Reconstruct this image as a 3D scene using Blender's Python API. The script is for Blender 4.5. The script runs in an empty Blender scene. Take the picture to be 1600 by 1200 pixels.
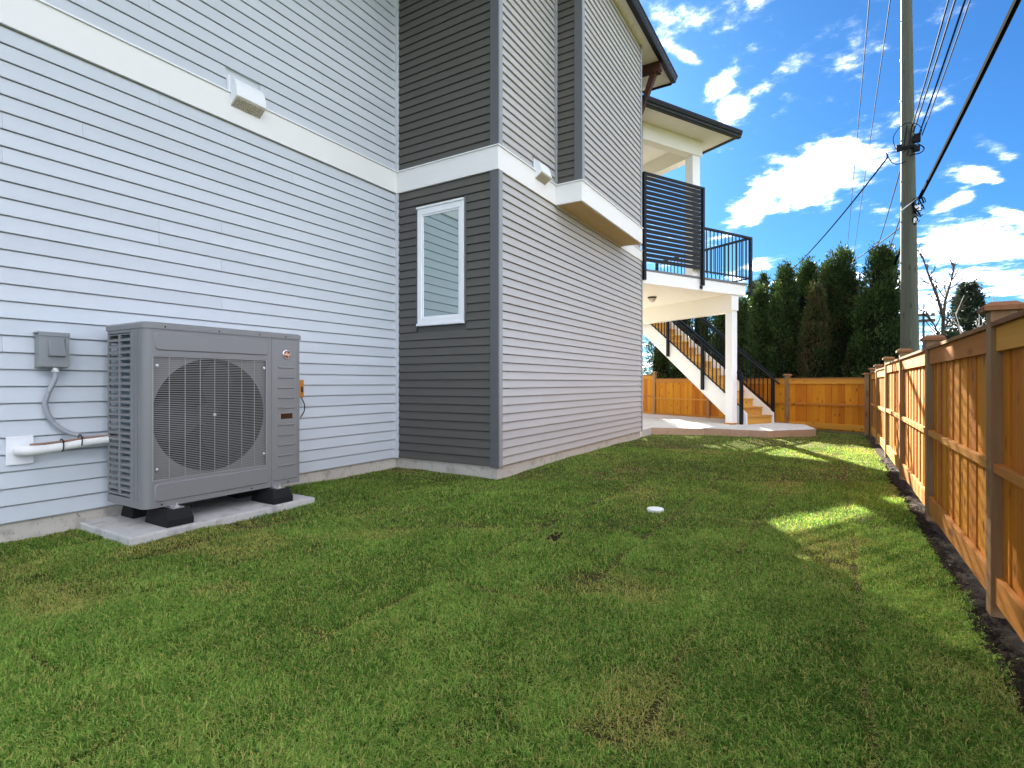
import bpy, bmesh, math, random
import numpy as np
from mathutils import Vector, Matrix
R = math.radians
random.seed(7); rng = np.random.default_rng(11)
scene = bpy.context.scene
COL = scene.collection

# ------------------------------------------------------------------ camera
cam_d = bpy.data.cameras.new('camera'); cam = bpy.data.objects.new('camera', cam_d); COL.objects.link(cam)
cam.location = (0, 0, 1.1)
cam.rotation_euler = (R(90), 0, math.atan(505/833))
cam_d.sensor_width = 36; cam_d.lens = 36*833/1600
cam_d.shift_y = -2/1600
cam_d.clip_start = 0.02; cam_d.clip_end = 3000
scene.camera = cam

# ------------------------------------------------------------------ exposure
scene.view_settings.view_transform = 'Standard'; scene.view_settings.look = 'None'
scene.view_settings.gamma = 1; scene.view_settings.use_curve_mapping = False
scene.view_settings.exposure = 2.88

# ------------------------------------------------------------------ sun and sky
SUN_PHI, SUN_EL = R(25.3), R(27.2)
SKY_STRENGTH, SUN_STRENGTH = 0.08, 5.0
SKY_TINT = (0.062, 0.155, 0.26, 1)
CLOUD_LIGHT = 42.0
VIEW_CLEAR = 0.165
sd = bpy.data.lights.new('sun', 'SUN'); sun = bpy.data.objects.new('sun', sd); COL.objects.link(sun)
sd.energy = SUN_STRENGTH; sd.angle = R(0.5); sd.color = (1.0, 0.93, 0.80)
ray = Vector((math.sin(SUN_PHI)*math.cos(SUN_EL), -math.cos(SUN_PHI)*math.cos(SUN_EL), -math.sin(SUN_EL)))
sun.rotation_euler = ray.to_track_quat('-Z', 'Y').to_euler(); sun.location = (-8, 18, 20)

world = bpy.data.worlds.new('World'); scene.world = world; world.use_nodes = True
W = world.node_tree; W.nodes.clear()
def wn(t, **k):
    n = W.nodes.new(t)
    for a, b in k.items(): setattr(n, a, b)
    return n
def wl(a, b): W.links.new(a, b)
def wmath(op, a, b=None, c=None):
    n = wn('ShaderNodeMath', operation=op)
    for i, v in enumerate((a, b, c)):
        if v is None: continue
        if hasattr(v, 'is_output'): wl(v, n.inputs[i])
        else: n.inputs[i].default_value = v
    return n.outputs[0]
sky = wn('ShaderNodeTexSky', sky_type='NISHITA'); sky.sun_disc = False
sky.sun_elevation = SUN_EL; sky.sun_rotation = -SUN_PHI
sky.air_density = 1.0; sky.dust_density = 0.35; sky.ozone_density = 2.0
tint = wn('ShaderNodeMix', data_type='RGBA', blend_type='MULTIPLY'); tint.inputs[0].default_value = 1
wl(sky.outputs[0], tint.inputs[6]); tint.inputs[7].default_value = SKY_TINT
tc = wn('ShaderNodeTexCoord'); sep = wn('ShaderNodeSeparateXYZ'); wl(tc.outputs['Generated'], sep.inputs[0])
zc = wmath('MAXIMUM', wmath('ADD', sep.outputs[2], 0.12), 0.03)
px, py = wmath('DIVIDE', sep.outputs[0], zc), wmath('DIVIDE', sep.outputs[1], zc)
pv = wn('ShaderNodeCombineXYZ'); wl(px, pv.inputs[0]); wl(py, pv.inputs[1])
n1 = wn('ShaderNodeTexNoise'); n1.inputs['Scale'].default_value = 3.1; n1.inputs['Detail'].default_value = 9; n1.inputs['Roughness'].default_value = 0.62
n2 = wn('ShaderNodeTexNoise'); n2.inputs['Scale'].default_value = 11.; n2.inputs['Detail'].default_value = 8; n2.inputs['Roughness'].default_value = 0.65
for n in (n1, n2): wl(pv.outputs[0], n.inputs['Vector'])
# the cumulus puffs that stand over the garden: centre and inverse axes on the cloud layer
PUFFS = [((-0.058, 2.157), (4.589, -0.54, -2.539, -3.82), 1.0), ((-0.276, 2.346), (8.07, -0.192, -5.028, -6.253), 1.0),
 ((0.552, 3.131), (3.721, -0.766, 0.069, -3.012), 1.0), ((0.474, 3.558), (2.712, -0.477, -0.018, -3.508), .62),
 ((0.421, 2.173), (16.333, -4.266, 17.74, -14.155), .8), ((0.426, 2.367), (11.755, -3.148, 8.626, -13.367), .8),
 ((0.386, 2.55), (14.186, -3.808, -13.955, -9.284), .75), ((-0.261, 1.495), (9.241, -9.611, -16.281, -13.56), .72),
 ((-0.26, 1.639), (22.854, -1.864, -9.417, -13.665), .72), ((-0.323, 1.339), (26.558, 0.922, 33.133, -26.29), .68),
 ((-0.342, 3.036), (10.92, 0.45, -5.918, -12.285), .7), ((0.593, 2.771), (10.301, -2.731, 16.393, -18.594), .7),
 ((0.388, 4.077), (5.217, -0.577, 3.075, -3.02), .6)]
acc = None
for (cx, cy), (a, b, c, d), w in PUFFS:
    dx, dy = wmath('SUBTRACT', px, cx), wmath('SUBTRACT', py, cy)
    u = wmath('ADD', wmath('MULTIPLY', dx, a), wmath('MULTIPLY', dy, b))
    v = wmath('ADD', wmath('MULTIPLY', dx, c), wmath('MULTIPLY', dy, d))
    r2 = wmath('ADD', wmath('MULTIPLY', u, u), wmath('MULTIPLY', v, v))
    g = wmath('MULTIPLY', wmath('POWER', 2.718, wmath('MULTIPLY', r2, -0.95)), w)
    acc = g if acc is None else wmath('MAXIMUM', acc, g)
n0 = wn('ShaderNodeTexNoise'); n0.inputs['Scale'].default_value = 1.1; n0.inputs['Detail'].default_value = 3; wl(pv.outputs[0], n0.inputs['Vector'])
ox, oy = wmath('MULTIPLY', wmath('SUBTRACT', px, .12), .95), wmath('MULTIPLY', wmath('SUBTRACT', py, 2.5), .62)
clear = wmath('POWER', 2.718, wmath('MULTIPLY', wmath('ADD', wmath('MULTIPLY', ox, ox), wmath('MULTIPLY', oy, oy)), -1.0))   # thins clouds in view; fuller unseen cover around it is added for fill light
base = wmath('ADD', wmath('MULTIPLY', n1.outputs[0], 0.62), wmath('MULTIPLY', n2.outputs[0], 0.42))
base = wmath('ADD', base, wmath('MULTIPLY', wmath('SUBTRACT', n0.outputs[0], .40), .45))
base = wmath('SUBTRACT', base, wmath('MULTIPLY', clear, VIEW_CLEAR))
dens = wmath('ADD', wmath('MULTIPLY', acc, 0.325), base)
cl = wn('ShaderNodeMapRange', interpolation_type='SMOOTHSTEP'); wl(dens, cl.inputs[0])
cl.inputs[1].default_value = 0.435; cl.inputs[2].default_value = 0.75
cla = wmath('POWER', cl.outputs[0], 3.0)
n3 = wn('ShaderNodeTexNoise'); n3.inputs['Scale'].default_value = 5.; n3.inputs['Detail'].default_value = 6
mpv = wn('ShaderNodeVectorMath', operation='ADD'); wl(pv.outputs[0], mpv.inputs[0]); mpv.inputs[1].default_value = (4.3, 1.7, 0); wl(mpv.outputs[0], n3.inputs['Vector'])
cr = wn('ShaderNodeValToRGB'); wl(n3.outputs[0], cr.inputs[0])
cr.color_ramp.elements[0].position = .39; cr.color_ramp.elements[0].color = (.075, .088, .11, 1)
cr.color_ramp.elements[1].position = .56; cr.color_ramp.elements[1].color = (1, 1, 1, 1)
cs = wn('ShaderNodeMix', data_type='RGBA', blend_type='MULTIPLY'); cs.inputs[0].default_value = 1
wl(cr.outputs[0], cs.inputs[6]); cs.inputs[7].default_value = (CLOUD_LIGHT, CLOUD_LIGHT, CLOUD_LIGHT*1.02, 1)
mixc = wn('ShaderNodeMix', data_type='RGBA'); wl(cla, mixc.inputs[0]); wl(tint.outputs[2], mixc.inputs[6]); wl(cs.outputs[2], mixc.inputs[7])
bg = wn('ShaderNodeBackground'); bg.inputs[1].default_value = SKY_STRENGTH; wl(mixc.outputs[2], bg.inputs[0])
wo = wn('ShaderNodeOutputWorld'); wl(bg.outputs[0], wo.inputs[0])

# ------------------------------------------------------------------ materials
class Mat:
    def __init__(s, name, rough=.6, spec=.3):
        s.m = bpy.data.materials.new(name); s.m.use_nodes = True; s.t = s.m.node_tree
        s.b = s.t.nodes['Principled BSDF']; s.b.inputs['Roughness'].default_value = rough
        s.b.inputs['Specular IOR Level'].default_value = spec
        s.tc = s.t.nodes.new('ShaderNodeTexCoord'); s.oi = s.t.nodes.new('ShaderNodeObjectInfo')
    def n(s, t, **k):
        n = s.t.nodes.new(t)
        for a, b in k.items(): setattr(n, a, b)
        return n
    def l(s, a, b): s.t.links.new(a, b)
    def coord(s, scale=(1, 1, 1), kind='Object', rnd=0):
        src = s.tc.outputs[kind]
        if rnd:
            c = s.n('ShaderNodeVectorMath', operation='SCALE'); c.inputs[0].default_value = (17.3, 11.1, 23.7); s.l(s.oi.outputs['Random'], c.inputs['Scale'])
            a = s.n('ShaderNodeVectorMath', operation='ADD'); s.l(src, a.inputs[0]); s.l(c.outputs[0], a.inputs[1]); src = a.outputs[0]
        v = s.n('ShaderNodeVectorMath', operation='MULTIPLY'); s.l(src, v.inputs[0]); v.inputs[1].default_value = scale
        return v.outputs[0]
    def pos(s, scale=(1, 1, 1)):
        g = s.n('ShaderNodeNewGeometry'); v = s.n('ShaderNodeVectorMath', operation='MULTIPLY'); s.l(g.outputs['Position'], v.inputs[0]); v.inputs[1].default_value = scale
        return v.outputs[0]
    def noise(s, vec, scale, detail=4, rough=.55):
        n = s.n('ShaderNodeTexNoise'); n.inputs['Scale'].default_value = scale; n.inputs['Detail'].default_value = detail; n.inputs['Roughness'].default_value = rough
        s.l(vec, n.inputs['Vector']); return n.outputs[0]
    def ramp(s, fac, stops):
        r = s.n('ShaderNodeValToRGB'); e = r.color_ramp.elements
        while len(e) < len(stops): e.new(.5)
        for q, (p, c) in zip(e, stops): q.position = p; q.color = (*c, 1)
        s.l(fac, r.inputs[0]); return r.outputs[0]
    def mix(s, fac, a, b, mode='MIX'):
        n = s.n('ShaderNodeMix', data_type='RGBA', blend_type=mode)
        for i, v in ((0, fac), (6, a), (7, b)):
            if hasattr(v, 'is_output'): s.l(v, n.inputs[i])
            elif i == 0: n.inputs[0].default_value = v
            else: n.inputs[i].default_value = (*v, 1)
        return n.outputs[2]
    def math(s, op, a, b):
        n = s.n('ShaderNodeMath', operation=op)
        for i, v in enumerate((a, b)):
            if hasattr(v, 'is_output'): s.l(v, n.inputs[i])
            else: n.inputs[i].default_value = v
        return n.outputs[0]
    def col(s, c):
        if hasattr(c, 'is_output'): s.l(c, s.b.inputs['Base Color'])
        else: s.b.inputs['Base Color'].default_value = (*c, 1)
    def bump(s, h, strength=.2, dist=.01):
        b = s.n('ShaderNodeBump'); b.inputs['Strength'].default_value = strength; b.inputs['Distance'].default_value = dist
        s.l(h, b.inputs['Height']); s.l(b.outputs[0], s.b.inputs['Normal'])
def cm(c, k): return tuple(x*k for x in c)

def vinyl(name, c, rough=.45, grain=.16):
    m = Mat(name, rough, .35)
    g = m.noise(m.coord((3, 3, 55), rnd=1), 6, 5, .6)
    big = m.noise(m.coord((.6, .6, 2.5), rnd=1), 1.5, 3)
    base = m.mix(big, cm(c, .93), cm(c, 1.06))
    base = m.mix(m.math('MULTIPLY', m.math('SUBTRACT', g, .4), .35), base, cm(c, .85))
    v = m.n('ShaderNodeHueSaturation'); m.l(m.math('ADD', m.math('MULTIPLY', m.oi.outputs['Random'], .06), .97), v.inputs['Value']); m.l(base, v.inputs['Color'])
    m.col(v.outputs[0]); m.bump(g, grain, .004); return m.m
def plain(name, c, rough=.5, spec=.3, metal=0, var=.06, bump=.05, bs=40):
    m = Mat(name, rough, spec); m.b.inputs['Metallic'].default_value = metal
    n = m.noise(m.coord(), 3, 5); f = m.noise(m.coord(), bs, 4)
    m.col(m.mix(n, cm(c, 1-var), cm(c, 1+var))); m.bump(f, bump, .004)
    return m.m
def wood(name, c1, c2, knot=(.09, .03, .01), rough=.7, axis=2, ks=(6, 6, 1.5), kt=.16, bump=.25, spec=.2, weather=None):
    m = Mat(name, rough, spec)
    sc = [22, 22, 22]; sc[axis] = 1.0
    vec = m.coord(tuple(sc), rnd=1)
    g = m.noise(vec, 1.6, 6, .65)
    b = m.noise(m.coord((2, 2, .7), rnd=1), 1.3, 3)
    base = m.mix(m.ramp(g, [(.3, (0, 0, 0)), (.7, (1, 1, 1))]), c1, c2)
    base = m.mix(m.math('MULTIPLY', b, .35), base, cm(c1, .7))
    k = list(ks)
    if axis != 2: k = [ks[0]]*3; k[axis] = ks[2]
    vo = m.n('ShaderNodeTexVoronoi'); vo.inputs['Scale'].default_value = 1; m.l(m.coord(tuple(k), rnd=1), vo.inputs['Vector'])
    kn = m.ramp(vo.outputs['Distance'], [(kt*.45, (1, 1, 1)), (kt, (0, 0, 0))])
    base = m.mix(m.math('MULTIPLY', kn, .8), base, knot)
    v = m.n('ShaderNodeHueSaturation'); m.l(m.math('ADD', m.math('MULTIPLY', m.oi.outputs['Random'], .34), .82), v.inputs['Value'])
    m.l(m.math('ADD', m.math('MULTIPLY', m.oi.outputs['Random'], .02), .49), v.inputs['Hue']); m.l(base, v.inputs['Color'])
    out = v.outputs[0]
    if weather:
        w = m.noise(m.coord((4, 4, .8), rnd=1), 2, 5)
        out = m.mix(m.ramp(w, [(.45, (0, 0, 0)), (.65, (.8, .8, .8))]), out, weather)
    m.col(out); m.bump(g, bump, .004); return m.m

M = {}
M['siding_light'] = vinyl('siding_light', (.55, .585, .625))
M['siding_mid'] = vinyl('siding_mid', (.45, .438, .425))  # slight warm cast put in for light bounced off fence and lawn
M['siding_dark'] = vinyl('siding_dark', (.098, .094, .082), .5)
M['post_light'] = plain('post_light', (.58, .595, .63), .45)
M['post_mid'] = plain('post_mid', (.30, .31, .325), .45)
M['post_dark'] = plain('post_dark', (.115, .12, .125), .45)
M['trim'] = plain('trim_white', (.80, .79, .77), .5, var=.02)
M['trim_cream'] = plain('trim_cream', (.80, .755, .67), .5, var=.03)
M['vinyl_white'] = plain('vinyl_white', (.82, .83, .85), .35, var=.01, bump=.01)
M['vent_tan'] = plain('vent_tan', (.55, .48, .37), .5)
M['plywood'] = wood('plywood', (.47, .33, .16), (.40, .27, .12), axis=1, ks=(1, 1, 1), kt=.02, bump=.1)
M['black'] = plain('black_aluminium', (.006, .008, .011), .42, .18, var=.1, bump=.02)
M['gutter'] = plain('gutter_black', (.007, .008, .010), .35, .2, var=.1, bump=.01)
M['roof'] = plain('asphalt_shingle', (.05, .05, .052), .9, .1, var=.3, bump=.6)
M['brown_timber'] = wood('brown_timber', (.075, .03, .018), (.05, .02, .012), axis=2, bump=.2, kt=.05)
M['glass_dark'] = None
M['cedar'] = wood('cedar_board', (.57, .215, .010), (.43, .14, .006), ks=(9, 9, 4.2), kt=.19)
M['cedar_rail'] = wood('cedar_rail', (.52, .225, .036), (.43, .165, .022), axis=1, ks=(7, 7, 1.6), kt=.2)
M['cedar_dark'] = wood('cedar_cap', (.25, .11, .045), (.18, .08, .035), axis=1, ks=(5, 5, 1.2), kt=.12)
M['post_wood'] = wood('treated_post', (.33, .19, .08), (.25, .145, .06), ks=(6, 6, 1.6), kt=.16, weather=(.25, .19, .11))
M['stair_wood'] = wood('stair_wood', (.62, .34, .075), (.54, .265, .05), axis=0, ks=(4, 4, 2), kt=.12)
M['pole_wood'] = wood('pole_wood', (.080, .085, .062), (.050, .055, .040), axis=2, ks=(7, 7, 2.2), kt=.17, knot=(.03, .025, .02), bump=.5)
def concrete(name, c, dark=.35, stain=(.16, .10, .06), pit=1):
    m = Mat(name, .85, .2)
    a = m.noise(m.pos(), 2.2, 6); b = m.noise(m.pos(), 38, 6, .7); d = m.noise(m.pos((1, 1, 1)), 9, 5)
    base = m.mix(a, cm(c, .85), cm(c, 1.12))
    base = m.mix(m.ramp(d, [(.52, (0, 0, 0)), (.72, (.55, .55, .55))]), base, cm(c, dark))
    base = m.mix(m.ramp(b, [(.60, (0, 0, 0)), (.68, (.75, .75, .75))]), base, stain)
    m.col(base); m.bump(b, .5*pit, .006); return m.m
M['concrete'] = concrete('concrete_foundation', (.55, .51, .45))
M['pad'] = concrete('concrete_pad', (.52, .505, .48), .35, (.12, .10, .08))
M['patio'] = concrete('concrete_patio', (.52, .50, .47), .75, (.40, .37, .34), .3)
M['patio_edge'] = concrete('concrete_patio_edge_bounce_tint', (.42, .29, .20), .6, (.27, .15, .09))  # plain concrete; the tan paints in warm light bounced off the sunlit fence
M['metal_grey'] = plain('painted_cabinet', (.205, .203, .203), .4, .4, var=.04, bump=.015, bs=160)
M['metal_wire'] = plain('grille_wire', (.30, .295, .285), .4, .4)
M['fan_black'] = plain('fan_plastic', (.014, .015, .020), .4, .35)
M['shroud'] = plain('fan_shroud', (.012, .012, .013), .7, .2)
M['coil'] = plain('coil_fins', (.09, .20, .26), .35, .5, metal=.3, var=.4, bump=.5, bs=60)
M['rubber'] = plain('rubber', (.012, .012, .013), .75, .25, var=.3, bump=.3)
M['zinc'] = plain('zinc', (.62, .62, .62), .35, .5, metal=.7)
M['box_grey'] = plain('enclosure_grey', (.24, .255, .258), .42, .4, var=.04)
M['box_hood'] = plain('enclosure_cover', (.20, .215, .22), .42, .4, var=.04)
M['conduit'] = plain('conduit_grey', (.34, .35, .385), .45, .3, bump=.0)
M['pipe_white'] = plain('pipe_insulation', (.78, .775, .75), .6, .2, var=.08, bump=.4, bs=25)
M['copper'] = plain('pipe_brown', (.28, .17, .12), .5, .3)
M['tie'] = plain('cable_tie', (.01, .01, .01), .5)
M['orange_box'] = plain('orange_box', (.50, .20, .03), .55)
M['cable'] = plain('cable_black', (.006, .006, .007), .95, .02)
M['wire'] = plain('wire_grey', (.012, .013, .016), .8, .1)
M['lamp_metal'] = plain('lamp_bronze', (.04, .03, .025), .4, .4)
M['lamp_glass'] = plain('lamp_glass', (.55, .50, .42), .15, .5)
M['chrome'] = plain('badge_chrome', (.75, .72, .70), .2, .5, metal=.9)
M['badge_red'] = plain('badge_dark_red', (.10, .02, .018), .25, .5)
M['badge_gold'] = plain('badge_copper', (.60, .36, .22), .3, .5, metal=.5)
M['display'] = plain('display_black', (.006, .006, .007), .2, .5)
M['bark'] = plain('bark', (.07, .055, .045), .9, .1, var=.3, bump=.6)
M['bark_pale'] = plain('bark_pale', (.42, .40, .37), .8, .1, var=.2, bump=.3)
M['white_cap'] = plain('white_plastic', (.80, .80, .80), .45)
m = Mat('window_glass', .3, .2); m.col(m.mix(m.noise(m.coord(), 1.4, 2), (.10, .165, .165), (.14, .215, .21)))
gl_ = m.n('ShaderNodeBsdfGlossy'); gl_.inputs['Roughness'].default_value = .01; gl_.inputs['Color'].default_value = (.86, .95, .94, 1)
lw_ = m.n('ShaderNodeLayerWeight'); lw_.inputs['Blend'].default_value = .35; mx_ = m.n('ShaderNodeMixShader')
m.l(m.math('ADD', m.math('MULTIPLY', lw_.outputs['Fresnel'], .6), .40), mx_.inputs[0]); m.l(m.b.outputs[0], mx_.inputs[1]); m.l(gl_.outputs[0], mx_.inputs[2]); m.l(mx_.outputs[0], m.t.nodes['Material Output'].inputs[0])
M['glass'] = m.m
def soil(name, c):
    m = Mat(name, .95, .1); a = m.noise(m.pos(), 14, 6, .7); b = m.noise(m.pos(), 70, 5, .7)
    m.col(m.mix(m.ramp(a, [(.35, (0, 0, 0)), (.7, (1, 1, 1))]), cm(c, .5), cm(c, 1.5))); m.bump(b, 1.0, .02); return m.m
M['soil'] = soil('soil', (.045, .032, .023))
m = Mat('turf_base', .95, .05)
a = m.noise(m.pos(), 3.0, 5); b = m.noise(m.pos(), 55, 5, .7)
m.col(m.mix(m.ramp(a, [(.4, (0, 0, 0)), (.65, (1, 1, 1))]), m.mix(b, (.030, .030, .010), (.085, .085, .028)), m.mix(b, (.05, .038, .018), (.16, .125, .058))))
m.bump(b, 1.0, .02); M['turf'] = m.m
m = Mat('far_ground', .95, .05); m.col(m.mix(m.noise(m.pos(), .3, 5), (.05, .07, .025), (.09, .10, .04))); M['far'] = m.m
def attr_mat(name, ramp_stops, dry, rough=.55, trans=.25, spec=.15, dscale=1.6):
    m = Mat(name, rough, spec)
    at = m.n('ShaderNodeAttribute'); at.attribute_name = 'tint'
    s = m.n('ShaderNodeSeparateColor'); m.l(at.outputs['Color'], s.inputs[0])
    c = m.ramp(s.outputs[0], ramp_stops)
    c = m.mix(s.outputs[1], c, dry); m.col(c)
    tr = m.n('ShaderNodeBsdfTranslucent'); m.l(m.mix(1.0, c, (1.25, 1.3, .75), 'MULTIPLY'), tr.inputs[0])
    mx = m.n('ShaderNodeMixShader'); mx.inputs[0].default_value = trans
    m.l(m.b.outputs[0], mx.inputs[1]); m.l(tr.outputs[0], mx.inputs[2]); m.l(mx.outputs[0], m.t.nodes['Material Output'].inputs[0])
    return m.m
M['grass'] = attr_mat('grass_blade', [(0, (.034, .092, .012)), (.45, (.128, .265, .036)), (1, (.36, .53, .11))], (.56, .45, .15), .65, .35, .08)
M['cedar_leaf'] = attr_mat('cedar_foliage', [(0, (.014, .030, .009)), (.6, (.034, .064, .018)), (1, (.075, .115, .032))], (.075, .048, .026), .6, .18)
M['fir_leaf'] = attr_mat('fir_foliage', [(0, (.014, .024, .018)), (.6, (.028, .045, .030)), (1, (.05, .07, .045))], (.08, .07, .05), .6, .12)
M['core'] = plain('light_block_dark', (.010, .013, .006), .95, .05)

# ------------------------------------------------------------------ mesh helpers
class MB:
    def __init__(s): s.v, s.f = [], []
    def add(s, vs, fs):
        o = len(s.v); s.v += [tuple(v) for v in vs]; s.f += [tuple(i+o for i in f) for f in fs]; return s
    def hexa(s, p):   # 8 points: bottom ring 0-3, top ring 4-7
        return s.add(p, [(3, 2, 1, 0), (4, 5, 6, 7), (0, 1, 5, 4), (1, 2, 6, 5), (2, 3, 7, 6), (3, 0, 4, 7)])
    def box(s, x0, x1, y0, y1, z0, z1, T=None):
        p = [(x0, y0, z0), (x1, y0, z0), (x1, y1, z0), (x0, y1, z0), (x0, y0, z1), (x1, y0, z1), (x1, y1, z1), (x0, y1, z1)]
        if T: p = [T(*q) for q in p]
        return s.hexa(p)
    def prism(s, prof, p0, d, ax, ay=(0, 0, 1)):   # profile (u,v) swept from p0 along vector d
        n = len(prof); p0 = Vector(p0); d = Vector(d); ax = Vector(ax); ay = Vector(ay)
        a = [p0+ax*u+ay*v for u, v in prof]; b = [q+d for q in a]
        return s.add(a+b, [tuple(range(n)), tuple(range(2*n-1, n-1, -1))]+[(i, n+i, n+(i+1) % n, (i+1) % n) for i in range(n)])
    def tube(s, pts, r, n=8, cap=True):
        pts = [Vector(p) for p in pts]; rs = r if isinstance(r, (list, tuple)) else [r]*len(pts)
        vs = []; up = Vector((.13, .21, .97))
        for i, p in enumerate(pts):
            t = (pts[min(i+1, len(pts)-1)]-pts[max(i-1, 0)]).normalized()
            u = t.cross(up)
            if u.length < .05: u = t.cross(Vector((1, 0, 0)))
            u.normalize(); w = t.cross(u)
            vs += [p+(u*math.cos(2*math.pi*k/n)+w*math.sin(2*math.pi*k/n))*rs[i] for k in range(n)]
        fs = []
        for i in range(len(pts)-1):
            for k in range(n):
                fs.append((i*n+k, i*n+(k+1) % n, (i+1)*n+(k+1) % n, (i+1)*n+k))
        if cap: fs += [tuple(range(n-1, -1, -1)), tuple(range((len(pts)-1)*n, len(pts)*n))]
        return s.add(vs, fs)
    def mesh(s, name, mat, off=(0, 0, 0), smooth=False, bevel=0):
        me = bpy.data.meshes.new(name)
        o = off
        me.from_pydata([(v[0]-o[0], v[1]-o[1], v[2]-o[2]) for v in s.v], [], s.f)
        bm = bmesh.new(); bm.from_mesh(me); bmesh.ops.recalc_face_normals(bm, faces=bm.faces)
        if bevel: bmesh.ops.bevel(bm, geom=list(bm.edges), offset=bevel, segments=2, affect='EDGES', profile=.6, clamp_overlap=True)
        bm.to_mesh(me); bm.free()
        if mat: me.materials.append(mat)
        if smooth:
            for p in me.polygons: p.use_smooth = True
        return me
def worldloc(o):
    p = Vector((0, 0, 0))
    while o: p += o.location; o = o.parent
    return p
def link(name, me, parent=None, loc=(0, 0, 0)):
    o = bpy.data.objects.new(name, me); COL.objects.link(o)
    if parent: o.parent = parent
    o.location = loc; return o
def part(name, mb, mat, parent=None, smooth=False, bevel=0):   # world-space builder -> mesh object under its thing
    off = worldloc(parent) if parent else Vector((0, 0, 0))
    return link(name, mb.mesh(name, mat, off, smooth, bevel), parent)
def thing(name, label, cat, loc, group=None):
    o = bpy.data.objects.new(name, None); COL.objects.link(o); o.location = loc; o.empty_display_size = .2
    o['label'] = label; o['category'] = cat
    if group: o['group'] = group
    return o
def tag(o, label, cat, group=None):
    o['label'] = label; o['category'] = cat
    if group: o['group'] = group
    return o
def struct(o): o['kind'] = 'structure'; return o
def stuff(o, label=None, cat=None):
    o['kind'] = 'stuff'
    if label: o['label'] = label
    if cat: o['category'] = cat
    return o
def smooth_by_angle(o, a=35):
    me = o.data
    for p in me.polygons: p.use_smooth = True
    try: me.set_sharp_from_angle(angle=R(a))
    except Exception: pass
    return o

# ------------------------------------------------------------------ key positions (metres; camera stands at the origin)
XA, XC, XB = -4.893, -3.333, -2.945          # light wall, middle wall, upper bay
YD, YB0, YB1, YE = 5.171, 6.65, 9.23, 10.50  # dark wall, bay start and end, far corner
Z0, ZB0, ZB1 = 0.132, 3.556, 3.822           # siding foot, trim band
ZSOF = 7.04
BET = R(28.5); E1 = (math.sin(BET), math.cos(BET)); E2 = (-math.cos(BET), math.sin(BET)); P0 = (XC, YE)
def DK(a, b, z): return (P0[0]+a*E1[0]+b*E2[0], P0[1]+a*E1[1]+b*E2[1], z)   # deck frame
XF = 0.62
ZP = 0.14

# ------------------------------------------------------------------ ground
g = MB(); g.add([(-600, -600, -.08), (600, -600, -.08), (600, 900, -.08), (-600, 900, -.08)], [(0, 1, 2, 3)])
struct(part('ground', g, M['far']))
def vnoise(x, y, s, seed):
    r = np.random.default_rng(seed); G = r.random((257, 257))
    fx, fy = np.asarray(x)*s+100., np.asarray(y)*s+100.
    ix, iy = np.floor(fx).astype(int), np.floor(fy).astype(int); tx, ty = fx-ix, fy-iy
    tx, ty = tx*tx*(3-2*tx), ty*ty*(3-2*ty); ix %= 256; iy %= 256
    return (G[ix, iy]*(1-tx)+G[ix+1, iy]*tx)*(1-ty)+(G[ix, iy+1]*(1-tx)+G[ix+1, iy+1]*tx)*ty
def fbm(x, y, s, seed, o=3):
    t = 0; a = 1; n = 0
    for k in range(o): t = t+a*vnoise(x, y, s*2**k, seed+k); n += a; a *= .5
    return t/n
def soil_edge(y): return .55+.04*(fbm(y*0, y, 2.2, 31)-.5)*2
SEAMS = [-4.4, -3.75, -3.12, -2.5, -1.877, -1.142, -.52, .1]
def lawn_z(x, y):
    z = (fbm(x, y, .9, 3)-.5)*.045+(fbm(x, y, 4, 9)-.5)*.018
    return z-.006
nx, ny = 120, 330
gx, gy = np.meshgrid(np.linspace(-6, .70, nx), np.linspace(-3, 16.6, ny), indexing='ij')
gz = lawn_z(gx, gy)
near = np.clip((gx-soil_edge(gy))/.05, 0, 1)
gz = gz-near*.035
me = bpy.data.meshes.new('lawn')
idx = np.arange(nx*ny).reshape(nx, ny)
fs = np.stack([idx[:-1, :-1], idx[1:, :-1], idx[1:, 1:], idx[:-1, 1:]], -1).reshape(-1, 4)
me.from_pydata(np.stack([gx, gy, gz], -1).reshape(-1, 3).tolist(), [], fs.tolist()); me.materials.append(M['turf'])
for p in me.polygons: p.use_smooth = True
struct(link('lawn', me))
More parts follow.
